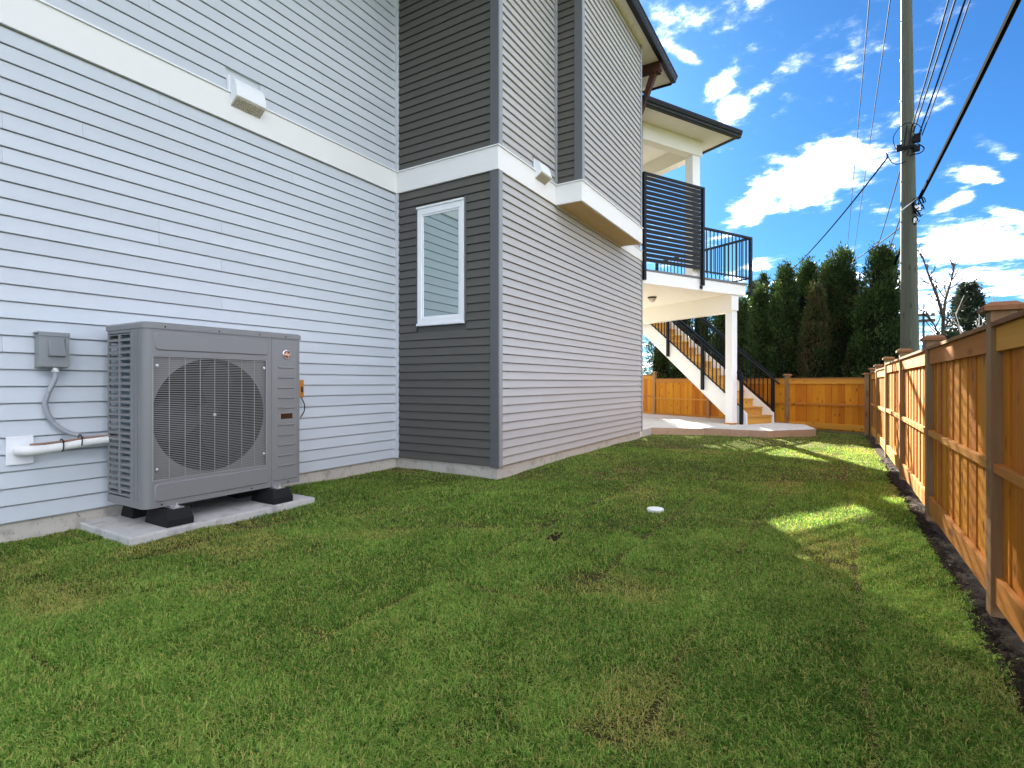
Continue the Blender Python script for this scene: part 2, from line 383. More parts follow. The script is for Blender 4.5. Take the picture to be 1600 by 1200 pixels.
# dark soil strip under the fence
sx, sy = np.meshgrid(np.linspace(.46, .80, 22), np.linspace(-2, 13.4, 420), indexing='ij')
sz = -.012+.022*np.exp(-((sx-.62)/.10)**2)+(fbm(sx, sy, 11, 51)-.5)*.045+(fbm(sx, sy, 40, 57)-.5)*.014-np.clip((soil_edge(sy)+.02-sx)/.05, 0, 1)*.06
me = bpy.data.meshes.new('soil_strip'); idx = np.arange(sx.size).reshape(sx.shape)
fs = np.stack([idx[:-1, :-1], idx[1:, :-1], idx[1:, 1:], idx[:-1, 1:]], -1).reshape(-1, 4)
me.from_pydata(np.stack([sx, sy, sz], -1).reshape(-1, 3).tolist(), [], fs.tolist()); me.materials.append(M['soil'])
struct(link('soil_strip', me))
cb = MB()
for i in range(1500):
    y = random.uniform(.8, 9)*random.random()**.35+.6; x = random.uniform(float(soil_edge(y))-.01, .64); r = random.uniform(.004, .016)
    q = [Vector((random.gauss(0, 1), random.gauss(0, 1), random.gauss(0, .6))).normalized()*r*random.uniform(.7, 1.3) for _ in range(6)]
    q = [(x+a[0], y+a[1], .003+r*.3+a[2]) for a in (Vector((r, 0, 0)), Vector((0, r*1.3, 0)), Vector((-r*1.2, 0, 0)), Vector((0, -r, 0)), Vector((r*.2, 0, r*.8)), Vector((0, 0, -r)))]
    cb.add(q, [(0, 1, 4), (1, 2, 4), (2, 3, 4), (3, 0, 4), (1, 0, 5), (2, 1, 5), (3, 2, 5), (0, 3, 5)])
stuff(part('soil_clods', cb, M['soil']), 'loose dark soil clods in the strip under the fence', 'soil')

# ------------------------------------------------------------------ house
HL = (-4.1, 5.2, 0)
house = thing('house', 'two storey house clad in light grey and charcoal horizontal siding', 'house', HL)
def plank_mesh(L, e, mat, along, k=1.0):      # one clapboard course, butt edge at z=0, outward = +n ; along 'y' faces +X, along 'x' faces -Y
    prof = [(-.006, .0), (.0150, .0), (.0165, .003), (.0160, .010), (.0025, e-.0070), (-.0125, e-.0070), (-.0125, .004)]
    prof = [(u*k if u > 0 else u, v) for u, v in prof]
    b = MB()
    if along == 'y': b.prism(prof, (0, 0, 0), (0, L, 0), (1, 0, 0))
    else: b.prism(prof, (0, 0, 0), (L, 0, 0), (0, -1, 0))
    return b.mesh('siding_plank', mat)
def clad(wall, along, fixed, s0, s1, z0, z1, n, mat, holes=(), joints=None, seed=0):
    """courses from z0 to z1; each course (or piece between joints) is one plank object"""
    e = (z1-z0)/n; rr = random.Random(seed); cache = {}
    wl0 = worldloc(wall)
    for i in range(n):
        za, zb = z0+i*e, z0+(i+1)*e
        spans = [(s0, s1)]
        if joints and rr.random() < .8:
            j = s0+(s1-s0)*rr.choice(joints)
            spans = [(s0, j-.0008), (j+.0008, s1)]
        for (h0, h1, hz0, hz1) in holes:
            if zb > hz0+.004 and za < hz1-.004:
                out = []
                for a, b in spans:
                    if h1 <= a or h0 >= b: out.append((a, b)); continue
                    if h0-a > .02: out.append((a, h0))
                    if b-h1 > .02: out.append((h1, b))
                spans = out
        for a, b in spans:
            k = round(b-a, 4)
            if k not in cache: cache[k] = plank_mesh(b-a, e, mat, along, 1.4 if mat is M['siding_mid'] else 1.0)
            loc = (fixed, a, za) if along == 'y' else (a, fixed, za)
            link('siding_plank', cache[k], wall, Vector(loc)-wl0)
def wallpart(label, x0, x1, y0, y1, z0, z1, mat):
    o = part('wall', MB().box(x0, x1, y0, y1, z0, z1), mat, house); o['label'] = label; return o
ZT = ZSOF
T_ = .30
wa = wallpart('long light grey siding wall behind the heat pump', XA-T_, XA-.014, -3.0, YD+.3, Z0-.02, ZT, M['siding_light'])
wd = wallpart('charcoal siding wall with the narrow window', XA-.3, XC-.02, YD+.014, YD+.3, Z0-.02, ZT, M['siding_dark'])
wc = wallpart('mid grey siding wall running to the far corner', XC-T_, XC-.014, YD+.3, YE, Z0-.02, ZT, M['siding_mid'])
we = wallpart('rear end wall of the house', XA-5, XC-T_, YE-.25, YE, Z0-.02, ZT, M['siding_dark'])
wb = wallpart('grey siding wall of the projecting upper bay', XC-.02, XB-.014, YB0+.014, YB1, ZB0+.01, ZT, M['siding_mid'])
EA, ED = (ZB0-Z0)/29.0, (ZB0-Z0)/34.5
IP = .045
VA = (2.885, 3.235, 3.70, 4.0)     # vent blocks: y0,y1,z0,z1
VC = (5.985, 6.31, 3.68, 3.985)
WIN = (-4.515, -3.795, 1.845, 3.285)
clad(wa, 'y', XA, -2.5, YD-IP, Z0, ZB0-.004, 29, M['siding_light'], joints=[.37, .5, .56, .63, .7, .8], seed=3)
clad(wa, 'y', XA, -2.5, YD-IP, ZB1+.012, ZT-.01, 27, M['siding_light'], holes=[VA], joints=[.5, .62, .75, .85], seed=5)
clad(wd, 'x', YD, XA+IP, XC-.085, Z0, ZB0-.004, 34, M['siding_dark'], holes=[(WIN[0]-.03, WIN[1]+.03, WIN[2]-.012, WIN[3]+.012)])
clad(wd, 'x', YD, XA+IP, XC-.085, ZB1+.012, ZT-.01, 32, M['siding_dark'])
clad(wc, 'y', XC, YD+.075, YE-.05, Z0, ZB0-.004, 34, M['siding_mid'], joints=None)
clad(wc, 'y', XC, YD+.075, YB0-.045, ZB1+.012, ZT-.01, 32, M['siding_mid'], holes=[VC])
clad(wc, 'y', XC, YB1+.05, YE-.05, ZB1+.012, ZT-.01, 32, M['siding_mid'])
clad(wb, 'y', XB, YB0+.075, YB1-.05, ZB1+.012, ZT-.01, 32, M['siding_mid'])
wbd = wallpart('narrow charcoal siding return of the projecting upper bay', XC-.01, XB-.03, YB0+.004, YB0+.0139, ZB0+.02, ZT, M['siding_dark'])
clad(wbd, 'x', YB0, XC+.045, XB-.085, ZB1+.012, ZT-.01, 32, M['siding_dark'])
# corner posts
def outer_post(x, y, z0, z1, mat_front, mat_side, ylen=.075, xlen=.085):
    a = MB().box(x-xlen, x+.027, y-.024, y-.0005, z0, z1); o = part('corner_post', a, mat_front, house); 
    b = MB().box(x+.0005, x+.027, y+.0, y+ylen, z0, z1); part('corner_post', b, mat_side, house)
    return o
outer_post(XC, YD, Z0-.01, ZB0-.002, M['post_dark'], M['post_mid'])
outer_post(XC, YD, ZB1+.012, ZT, M['post_dark'], M['post_mid'])
outer_post(XB, YB0, ZB1+.012, ZT, M['post_dark'], M['post_mid'])
for z0, z1 in ((Z0-.01, ZB0-.002), (ZB1+.012, ZT)):
    part('corner_post', MB().box(XA-.0, XA+IP, YD-IP, YD, z0, z1), M['post_light'], house, bevel=.006)
part('corner_post', MB().box(XC, XC+.045, YB0-.045, YB0, ZB1+.012, ZT), M['post_mid'], house, bevel=.006)
part('corner_post', MB().box(XC+.0005, XC+.027, YE-.05, YE+.02, Z0-.01, ZB0-.002), M['post_mid'], house)
part('corner_post', MB().box(XC+.0005, XC+.027, YE-.05, YE+.02, ZB1+.012, ZT), M['post_mid'], house)
part('corner_post', MB().box(XB+.0005, XB+.027, YB1-.05, YB1+.02, ZB1+.012, ZT), M['post_mid'], house)
# trim band and its flashing
def band(y0, y1, x, axis):
    pass
tb = .031
def trim(x0, x1, y0, y1, name='trim_band'): return part(name, MB().box(x0, x1, y0, y1, ZB0, ZB1), M['trim'], house)
trim(XA, XA+tb, -3, YD-tb)
trim(XA, XC+tb, YD-tb, YD)
trim(XC, XC+tb, YD, YB0-tb)
trim(XC, XB+tb, YB0-tb, YB0)
trim(XB, XB+tb, YB0, YB1+.02)
part('trim_band', MB().box(XC, XC+tb, YB1+.0, YE+.02, ZB0-.02, ZB0+.17), M['trim'], house)
def flash(x0, x1, y0, y1, z=None): part('trim_cap', MB().box(x0, x1, y0, y1, (z or ZB1)+.001, (z or ZB1)+.013), M['vinyl_white'], house)
o_ = .016
flash(XA-.01, XA+tb+o_, -3, YD-tb-o_); flash(XA-.01, XC+tb+o_, YD-tb-o_, YD+.0)
flash(XC-.01, XC+tb+o_, YD+.001, YB0-tb-o_-.001); flash(XC-.01, XB+tb+o_, YB0-tb-o_, YB0); flash(XB-.01, XB+tb+o_, YB0+.001, YB1+.03)
flash(XC-.01, XC+tb+o_, YB1+.02, YE+.03, ZB0+.17)
bay = part('bay_soffit', MB().box(XC+.014, XB-.002, YB0+.002, YB1, ZB0-.004, ZB0+.008), M['plywood'], house)
part('bay_soffit_trim', MB().box(XC+.0145, XC+.05, YB0+.01, YB1-.02, ZB0-.022, ZB0-.0045), M['siding_mid'], house)
# foundation
def found(x0, x1, y0, y1): return part('foundation', MB().box(x0, x1, y0, y1, -.3, Z0-.006), M['concrete'], house)
fd = .012
found(XA-.3, XA-fd, -3, YD); found(XA-.3, XC-fd, YD+fd, YD+.3); found(XC-.3, XC-fd, YD+.3, YE-.01)
# window
wx0, wx1, wz0, wz1 = WIN
win = part('window', MB().box(wx0, wx1, YD+.0145, YD+.04, wz0, wz1), M['vinyl_white'], house)
fw = .062; yo = YD-.030
fr = MB()
fr.box(wx0, wx0+fw, yo, YD+.014, wz0, wz1); fr.box(wx1-fw, wx1, yo, YD+.014, wz0, wz1)
fr.box(wx0+fw, wx1-fw, yo, YD+.014, wz0, wz0+fw); fr.box(wx0+fw, wx1-fw, yo, YD+.014, wz1-fw-.012, wz1)
part('window_frame', fr, M['vinyl_white'], win, bevel=.003)
sash = MB(); s0 = fw; s1 = fw+.022; ys = yo+.012
sash.box(wx0+s0, wx0+s1, ys, YD+.013, wz0+fw, wz1-fw-.012); sash.box(wx1-s1, wx1-s0, ys, YD+.013, wz0+fw, wz1-fw-.012)
sash.box(wx0+s1, wx1-s1, ys, YD+.013, wz0+s0, wz0+s1); sash.box(wx0+s1, wx1-s1, ys, YD+.013, wz1-s1-.012, wz1-s0-.012)
part('sash', sash, M['vinyl_white'], win, bevel=.002)
gl = part('pane', MB().box(wx0+s1, wx1-s1, YD-.006, YD+.002, wz0+s1, wz1-s1-.012), M['glass'], win)
part('sill', MB().box(wx0-.008, wx1+.006, YD-.048, YD-.0, wz0-.034, wz0-.001), M['vinyl_white'], win, bevel=.004)
part('head_trim', MB().box(wx0-.012, wx1+.004, YD-.046, YD-.0, wz1+.001, wz1+.026), M['vinyl_white'], win, bevel=.004)
jc = MB(); jc.box(wx1+.007, wx1+.032, YD-.020, YD+.013, wz0-.012, wz1+.045); jc.box(wx0-.030, wx0-.013, YD-.018, YD+.013, wz0-.012, wz1+.01)
part('side_channel', jc, M['post_dark'], win)
# exhaust hoods
def exhaust(x, y0, y1, z0, z1, blockmat):
    v = part('exhaust_vent', MB().box(x-.013, x+.020, y0, y1, z0, z1), blockmat, house, bevel=.003)
    hy0, hy1 = y0+.03, y1-.02; h = z1-z0-.03; zb = z0-.02
    prof = [(.0205, h+.02), (.034, h+.02), (.066, h+.005), (.096, h-.03), (.118, h-.08), (.130, h-.13), (.134, .085), (.134, .062), (.0205, -.012)]
    b = MB(); b.prism(prof, (x, hy0, z0), (0, hy1-hy0, 0), (1, 0, 0))
    b.box(x+.0205, x+.026, hy0-.018, hy1+.018, z0-.03, z0-.012); b.box(x+.0205, x+.024, hy0-.016, hy0, z0-.03, z1+.005); b.box(x+.0205, x+.024, hy1, hy1+.016, z0-.03, z1+.005)
    hood = part('hood', b, M['vinyl_white'], v)
    s = MB(); n = 13
    for i in range(n):
        yy = hy0+.008+(hy1-hy0-.016)*i/(n-1)
        def U(t, d): return (x+.028+.098*t, z0-.008+.064*t-d)
        q = [U(0, .010), U(1, .010), U(1, .0), U(0, .0)]
        s.add([(a, yy-.0035, c) for a, c in q]+[(a, yy+.0035, c) for a, c in q], [(0, 1, 2, 3), (7, 6, 5, 4), (0, 4, 5, 1), (1, 5, 6, 2), (2, 6, 7, 3), (3, 7, 4, 0)])
    for k in range(4):
        t = (k+.5)/4; s.box(x+.028+.098*t-.002, x+.028+.098*t+.002, hy0+.004, hy1-.004, z0-.008+.064*t-.009, z0-.008+.064*t-.003)
    part('grille', s, M['vent_tan'], v)
    return v
exhaust(XA, VA[0], VA[1], VA[2]+.02, VA[3]-.01, M['post_light'])
exhaust(XC, VC[0], VC[1], VC[2]+.06, VC[3]-.0, M['post_mid'])
# roof: soffit, gutter, slopes
XO, YO = -2.77, 10.66
def quad(mb, pts, t=.02): 
    p = [Vector(q) for q in pts]; mb.hexa([*p, *[q+Vector((0, 0, t)) for q in p]])
sf = MB()
k = 0; y = -3.
while y < YO-.001:           # soffit boards run out from the wall
    y1 = min(y+.102, YO); sf.box(XC-.05 if y > YD else XA-.05, XO if y > YD-.6 else -4.25, y, y1-.004, ZSOF, ZSOF+.012); y = y1
sf.box(-9.5, XC-.05, YE, YO, ZSOF, ZSOF+.012)
sf.box(XC-.05, XO, YD-.6, YO, ZSOF+.0125, ZSOF+.02)
part('soffit', sf, M['trim_cream'], house)
def gutter(mb, p, d, out):
    prof = [(0, 0), (.075, 0), (.085, .012), (.092, .045), (.112, .075), (.118, .098), (.125, .102), (.125, .125), (.112, .125), (.108, .112), (0, .112)]
    mb.prism(prof, p, d, out)
gt = MB(); gutter(gt, (XO, YD-.7, ZSOF-.03), (0, YO-YD+.7, 0), (1, 0, 0)); gutter(gt, (-4.25, -3, ZSOF-.03), (0, YD-.7+3, 0), (1, 0, 0))
part('gutter', gt, M['gutter'], house)
fa = MB(); fa.box(-9.5, XO-.001, YO, YO+.022, ZSOF-.04, ZSOF+.13); fa.box(-9.5, XO+.02, YO+.0225, YO+.035, ZSOF+.05, ZSOF+.14); part('fascia', fa, M['gutter'], house)
rf = MB()
zr = ZSOF+.135
rf.add([(XO+.10, -3, zr), (XO+.10, YO+.06, zr), (-9.0, YO+.06, zr), (-9.0, -3, zr), (-6.5, -3, zr+1.3), (-6.5, 6.9, zr+1.3)],
       [(0, 1, 5, 4), (1, 2, 5), (2, 3, 4, 5), (3, 2, 1, 0), (0, 4, 3)])
part('roof', rf, M['roof'], house)
# timber knee brace under the eave
br = MB(); yb0, yb1 = 9.80, 9.92
br.box(XC, XO+.02, yb0, yb1, ZSOF-.16, ZSOF-.003)
br.box(XC+.0005, XC+.09, yb0+.005, yb1-.005, 5.75, ZSOF-.161)
br.add([(XC+.09, yb0+.008, 5.85), (XC+.09, yb1-.008, 5.85), (XC+.09, yb1-.008, 6.02), (XC+.09, yb0+.008, 6.02),
        (XO-.05, yb0+.008, ZSOF-.162), (XO-.05, yb1-.008, ZSOF-.162), (XO-.17, yb1-.008, ZSOF-.162), (XO-.17, yb0+.008, ZSOF-.162)],
       [(0, 1, 2, 3), (7, 6, 5, 4), (0, 4, 5, 1), (3, 2, 6, 7), (1, 5, 6, 2), (0, 3, 7, 4)])
br.box(XO-.12, XO+.0, yb0-.014, yb1+.014, ZSOF-.20, ZSOF-.1625)
part('timber_brace', br, M['brown_timber'], house, bevel=.004)

# ------------------------------------------------------------------ raised deck
deck = thing('raised_deck', 'white raised deck with black railing at the far end of the house', 'deck', DK(1.6, 1.5, 0))
DL, DB, ZD = 3.27, 4.0, 3.40
fl = MB()
poly = [DK(0, 0, 0), DK(DL+.03, -.03, 0), DK(DL+.03, DB, 0), DK(0, DB, 0), (-6.6, YE+.02, 0)]
def slab(mb, poly, z0, z1):
    n = len(poly); mb.add([(p[0], p[1], z0) for p in poly]+[(p[0], p[1], z1) for p in poly], [tuple(range(n-1, -1, -1)), tuple(range(n, 2*n))]+[(i, (i+1) % n, n+(i+1) % n, n+i) for i in range(n)])
slab(fl, poly, ZD-.045, ZD); part('deck_floor', fl, plain('deck_vinyl', (.16, .16, .165), .7), deck)
ce = MB(); slab(ce, [DK(.0, .02, 0), DK(DL-.03, .02, 0), DK(DL-.03, DB-.03, 0), DK(0, DB-.03, 0), (-6.55, YE+.03, 0)], 3.125, 3.15); part('ceiling', ce, M['trim_cream'], deck)
def dbox(a0, a1, b0, b1, z0, z1, mb=None): return (mb or MB()).box(a0, a1, b0, b1, z0, z1, T=DK)
part('fascia_board', dbox(0.02, DL, 0, .02, 3.11, ZD-.046), M['trim'], deck)
part('fascia_board', dbox(DL-.02, DL, .0205, DB, 3.11, ZD-.046), M['trim'], deck)
bm_ = part('beam', dbox(2.83, 3.03, .055, 3.9, 2.715, 3.124), M['trim_cream'], deck, bevel=.004)
cap = dbox(2.81, 3.05, .03, .0545, 2.76, 3.10); part('beam_end_cap', cap, M['trim'], deck, bevel=.003)
pst = part('post', dbox(2.85, 3.03, .05, .23, ZP+.035, 2.714), M['trim'], deck, bevel=.004)
part('post_base', dbox(2.83, 3.05, .03, .25, ZP-.01, ZP+.035), M['cedar_rail'], pst, bevel=.004)
part('post', dbox(2.85, 3.03, 3.6, 3.78, ZP-.01, 2.714), M['trim'], deck)
# light under the deck
lt = thing('ceiling_light', 'small bronze and glass dome light under the raised deck', 'light', (-3.696, 12.481, 3.124))
b = MB(); b.tube([(-3.696, 12.481, 3.124), (-3.696, 12.481, 3.09)], [.105, .10], 20); part('lamp_base', b, M['lamp_metal'], lt, smooth=False)
b = MB(); b.tube([(-3.696, 12.481, 3.09), (-3.696, 12.481, 3.05), (-3.696, 12.481, 3.015), (-3.696, 12.481, 2.995)], [.088, .08, .055, .02], 16); smooth_by_angle(part('lamp_shade', b, M['lamp_glass'], lt))
# railing builder
def rail_run(parent, pt, L, z, n, h=1.07, posts=(), name='railing', slope=0):
    """pt(s, side, z) maps a run coordinate; returns railing part with rails, balusters and posts"""
    tr = MB(); q = [pt(0, -.028, z+h-.045), pt(L, -.028, z+slope*L+h-.045), pt(L, .028, z+slope*L+h-.045), pt(0, .028, z+h-.045)]
    tr.hexa([*q, *[(a, b, c+.045) for a, b, c in q]])
    rl = part(name, tr, M['black'], parent)
    lo = MB(); q = [pt(0, -.016, z+.10), pt(L, -.016, z+slope*L+.10), pt(L, .016, z+slope*L+.10), pt(0, .016, z+.10)]
    lo.hexa([*q, *[(a, b, c+.03) for a, b, c in q]]); part('lower_rail', lo, M['black'], rl)
    base = None
    for i in range(n):
        s = L*(i+.5)/n; zz = z+slope*s; w = .009
        if base is None:
            mb = MB(); p0 = pt(s, 0, zz)
            for (u0, u1) in ((0, 1),):
                c = [pt(s-w, -w, zz+.08), pt(s+w, -w, zz+.08), pt(s+w, w, zz+.08), pt(s-w, w, zz+.08)]
                mb.hexa([*c, *[(a, b_, d+h-.10) for a, b_, d in c]])
            base = part('baluster', mb, M['black'], rl); b0 = Vector(pt(s, 0, zz))
        else:
            o = base.copy(); COL.objects.link(o); o.parent = rl; o.location = Vector(base.location)+Vector(pt(s, 0, zz))-b0
    for s, zlo in posts:
        w = .032; c = [pt(s-w, -w, zlo), pt(s+w, -w, zlo), pt(s+w, w, zlo), pt(s-w, w, zlo)]; zz = z+slope*s+h-.046
        p = MB().hexa([*c, *[(a, b_, zz) for a, b_, d in c]]); po = part('rail_post', p, M['black'], rl)
    return rl
rail_run(deck, lambda s, q, z: DK(1.80+s, -.055+q, z), 1.60, ZD, 13, posts=[(1.565, ZD-.28)])
rail_run(deck, lambda s, q, z: DK(DL+.085+q, .0+s, z), 2.9, ZD, 24, posts=[(1.4, ZD-.2), (2.87, ZD-.2)])
rail_run(deck, lambda s, q, z: DK(s-.0, DB-.06+q, z), 3.3, ZD, 27, posts=[(.03, ZD), (1.6, ZD), (3.2, ZD)])
for a_, b_ in ((3.30, -.055), (1.74, -.055)):
    part('post_bracket', dbox(a_-.03, a_+.05, -.02, -.0005, ZD-.26, ZD-.20), M['black'], deck)
# privacy screen
ps = part('privacy_screen', dbox(.06, 1.71, -.085, -.035, 5.27, 5.32), M['black'], deck)
part('screen_post', dbox(.0, .06, -.09, -.03, 3.16, 5.32), M['black'], ps); part('screen_post', dbox(1.71, 1.775, -.09, -.03, 3.20, 5.32), M['black'], ps)
n = 18; z = 3.53; pitch = (5.262-3.53)/n; base = None
for i in range(n):
    hgt = pitch-.018
    if base is None: base = part('slat', dbox(.061, 1.709, -.068, -.058, z, z+hgt), M['black'], ps)
    else:
        o = base.copy(); COL.objects.link(o); o.parent = ps; o.location = Vector(base.location)+Vector((0, 0, i*pitch))
# roof over the deck
ZR = 6.35
part('roof_beam', dbox(0.0, 1.80, 0, .20, 6.02, ZR-.001), M['trim_cream'], deck, bevel=.003)
part('roof_beam', dbox(1.58, 1.80, .2005, 3.9, 6.02, ZR-.001), M['trim_cream'], deck, bevel=.003)
part('column', dbox(1.52, 1.75, .02, .23, ZD+.001, 6.019), M['trim'], deck, bevel=.004)
rfo = MB(); AE, BE = 2.22, -.48
slab(rfo, [DK(-.4, BE, 0), DK(AE+.05, BE, 0), DK(AE+.05, DB+.2, 0), DK(-.4, DB+.2, 0)], ZR+.02, ZR+.14)
rfo.add([DK(-.6, BE-.06, ZR+.141), DK(AE+.1, BE-.06, ZR+.141), DK(AE+.1, DB+.2, ZR+.141), DK(-.6, DB+.2, ZR+.141), DK(-.6, 1.9, ZR+.62), DK(.6, 1.9, ZR+.62)], [(0, 1, 5, 4), (1, 2, 5), (2, 3, 4, 5), (3, 2, 1, 0), (0, 4, 3)])
roof2 = part('deck_roof', rfo, M['roof'], deck)
so = MB(); a = -.35
while a < AE-.001:
    a1 = min(a+.10, AE); so.box(a, a1-.004, BE, -.0005, ZR, ZR+.012, T=DK); a = a1
bq = 0.0
while bq < 4.0: so.box(1.81, AE, bq, bq+.096, ZR, ZR+.012, T=DK); bq += .10
so.box(-.35, 1.8, .0, 4.0, ZR, ZR+.010, T=DK)
part('soffit', so, M['trim_cream'], roof2)
gg = MB()
prof = [(0, 0), (.075, 0), (.085, .012), (.092, .045), (.112, .075), (.118, .098), (.125, .102), (.125, .15), (.112, .15), (.108, .135), (0, .135)]
e1v, e2v = Vector((*E1, 0)), Vector((*E2, 0))
def gut(mb, p, d, out):    # mitred gutter: far end follows the out direction
    mb.prism(prof, p, d, out)
gut(gg, DK(-.5, BE, ZR-.02), e1v*(AE+.5+.12), -e2v); gut(gg, DK(AE, BE, ZR-.02), e2v*4.6, e1v)
part('gutter', gg, M['gutter'], roof2)

# ------------------------------------------------------------------ stairs
st = thing('staircase', 'timber stairs with white stringers climbing to the raised deck', 'stairs', DK(3.6, 1.5, ZP))
NR = 17; RI = (ZD-ZP)/NR; RU = .249; B0 = -.08; A0, A1 = 3.12, 4.15; SL = RI/RU
def nz(b): return ZP+RI+SL*(b-B0)
for a0, a1 in ((A0, A0+.04), (A1-.04, A1)):
    s = MB(); bt = B0+16*RU
    pts = [(B0-.045, ZP), (B0-.045, nz(B0-.045)+.10), (bt, nz(bt)+.10-.0), (bt, nz(bt)-.34), (B0+.29, ZP)]
    vs = [DK(a0, p[0], p[1]) for p in pts]+[DK(a1, p[0], p[1]) for p in pts]; n = len(pts)
    s.add(vs, [tuple(range(n)), tuple(range(2*n-1, n-1, -1))]+[(i, (i+1) % n, n+(i+1) % n, n+i) for i in range(n)])
    part('stringer', s, M['trim'], st)
rb = tbm = None
for i in range(NR):
    z = ZP+i*RI; b_ = B0+i*RU
    if i == 0:
        rb = part('riser', dbox(A0+.041, A1-.041, b_, b_+.02, z+.001, z+RI-.036), M['stair_wood'], st)
        tbm = part('tread', dbox(A0+.041, A1-.041, b_-.025, b_+RU-.001, z+RI-.035, z+RI), M['stair_wood'], st)
    elif i < NR:
        d = Vector(DK(0, i*RU, i*RI))-Vector(DK(0, 0, 0))
        for src in (rb, tbm):
            if src is tbm and i == NR-1: continue
            o = src.copy(); COL.objects.link(o); o.parent = st; o.location = Vector(src.location)+d
def stair_rail(a, b0, b1, nb, posts, low):
    L = b1-b0
    rl = rail_run(st, lambda s, q, z: DK(a+q, b0+s, z), L, nz(b0)+.04, nb, h=.92, posts=[(s, nz(b0+s)+low) for s in posts], slope=SL)
    h = MB(); p = [DK(a-.05, b0-.17, nz(b0-.17)+.90), DK(a-.05, b0, nz(b0)+.90), DK(a-.05, b1, nz(b1)+.90)]
    h.tube(p, .021, 8); part('handrail', h, M['black'], rl)
stair_rail(A0-.035, -.05, 3.6, 33, (.03, 1.13, 2.26, 3.5), -.30)
stair_rail(A1+.0, -.12, 3.6, 33, (.03, 1.2, 2.3, 3.5), -.15)

# ------------------------------------------------------------------ patio
pt_ = MB(); PP = [(-1.15, 11.74), (-.34, 12.70), (-.60, 14.0), (-2.64, 15.05), (-9, 18.5), (-9, 10.6), (-3.36, 10.6), (-3.36, 11.35), (-2.45, 11.62), (-2.36, 11.74)]
slab(pt_, PP, -.1, ZP); struct(part('patio', pt_, M['patio']))
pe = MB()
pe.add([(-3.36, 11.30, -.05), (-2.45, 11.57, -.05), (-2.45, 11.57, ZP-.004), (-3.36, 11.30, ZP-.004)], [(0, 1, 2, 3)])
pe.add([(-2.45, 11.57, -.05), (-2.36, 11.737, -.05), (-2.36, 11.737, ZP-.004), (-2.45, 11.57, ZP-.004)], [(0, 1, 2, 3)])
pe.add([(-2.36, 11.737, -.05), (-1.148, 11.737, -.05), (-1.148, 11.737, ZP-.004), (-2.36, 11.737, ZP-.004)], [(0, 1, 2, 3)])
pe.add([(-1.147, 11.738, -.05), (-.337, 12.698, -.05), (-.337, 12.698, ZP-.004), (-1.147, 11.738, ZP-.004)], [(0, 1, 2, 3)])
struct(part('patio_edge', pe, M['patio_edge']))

# ------------------------------------------------------------------ heat pump
PADL = (-4.46, 2.48, 0)
pad = MB().box(-4.87, -4.065, 1.735, 3.235, -.06, .055)
po = part('concrete_pad', pad, M['pad'], bevel=.014); po['label'] = 'low concrete pad on the grass under the heat pump'; po['category'] = 'concrete pad'
hp = thing('heat_pump', 'large grey outdoor heat pump with round fan beside the light wall', 'heat pump', (-4.48, 2.52, .055))
FX, BXX, SY0, SY1, HZ0, HZ1 = -4.20, -4.765, 1.885, 3.172, .192, 1.505
# cabinet shell
c = MB(); r = .055
corner = [(FX-r+r*math.cos(t), SY0+r-r*math.sin(t)) for t in [R(k) for k in range(0, 91, 15)]]  # front-left rounded corner
ring = corner[::-1]      # from side to front
for (xa, ya), (xb, yb) in zip(ring[:-1], ring[1:]):
    c.add([(xa, ya, HZ0), (xb, yb, HZ0), (xb, yb, HZ1), (xa, ya, HZ1)], [(0, 1, 2, 3)])
GY0, GY1, GZ0, GZ1 = 1.935, 2.845, .385, 1.300     # grille opening
DV = 2.884                                          # joint of the service panel
xf = FX-.012
# front frame in 4 boxes
def fb(y0, y1, z0, z1, d=.03): c.box(FX-d, FX, y0, y1, z0, z1)
fb(SY0+r, DV-.002, GZ1, HZ1); fb(SY0+r, DV-.002, HZ0, GZ0); fb(GY1, DV-.002, GZ0, GZ1)
c.box(FX-.03, FX, GY0-.003, GY0, GZ0, GZ1) if GY0 > SY0+r else None
# side solid strip next to the louvre and the frame of the louvre
LX0, LX1, LZ0, LZ1 = -4.74, -4.405, .262, 1.462
c.box(LX1, FX-r, SY0, SY0+.015, HZ0, HZ1); c.box(BXX, LX0, SY0, SY0+.015, HZ0, HZ1)
c.box(LX0, LX1, SY0, SY0+.015, HZ0, LZ0); c.box(LX0, LX1, SY0, SY0+.015, LZ1, HZ1)
c.box(BXX, FX-.031, SY1-.02, SY1, HZ0, HZ1)          # right side
c.box(BXX, FX-.031, SY0+.02, SY1-.021, HZ0, HZ0+.02)   # floor
c.box(BXX, BXX+.012, SY0+.02, SY1-.021, HZ0+.021, HZ0+.12); c.box(BXX, BXX+.012, SY0+.02, SY1-.021, HZ1-.1, HZ1)
# vertical beads on the corner
for x_, y_ in ((-4.350, SY0-.004), (-4.300, SY0-.004)): c.box(x_-.006, x_+.006, y_, y_+.004, HZ0+.05, HZ1-.03)
cab = smooth_by_angle(part('cabinet', c, M['metal_grey'], hp), 30)
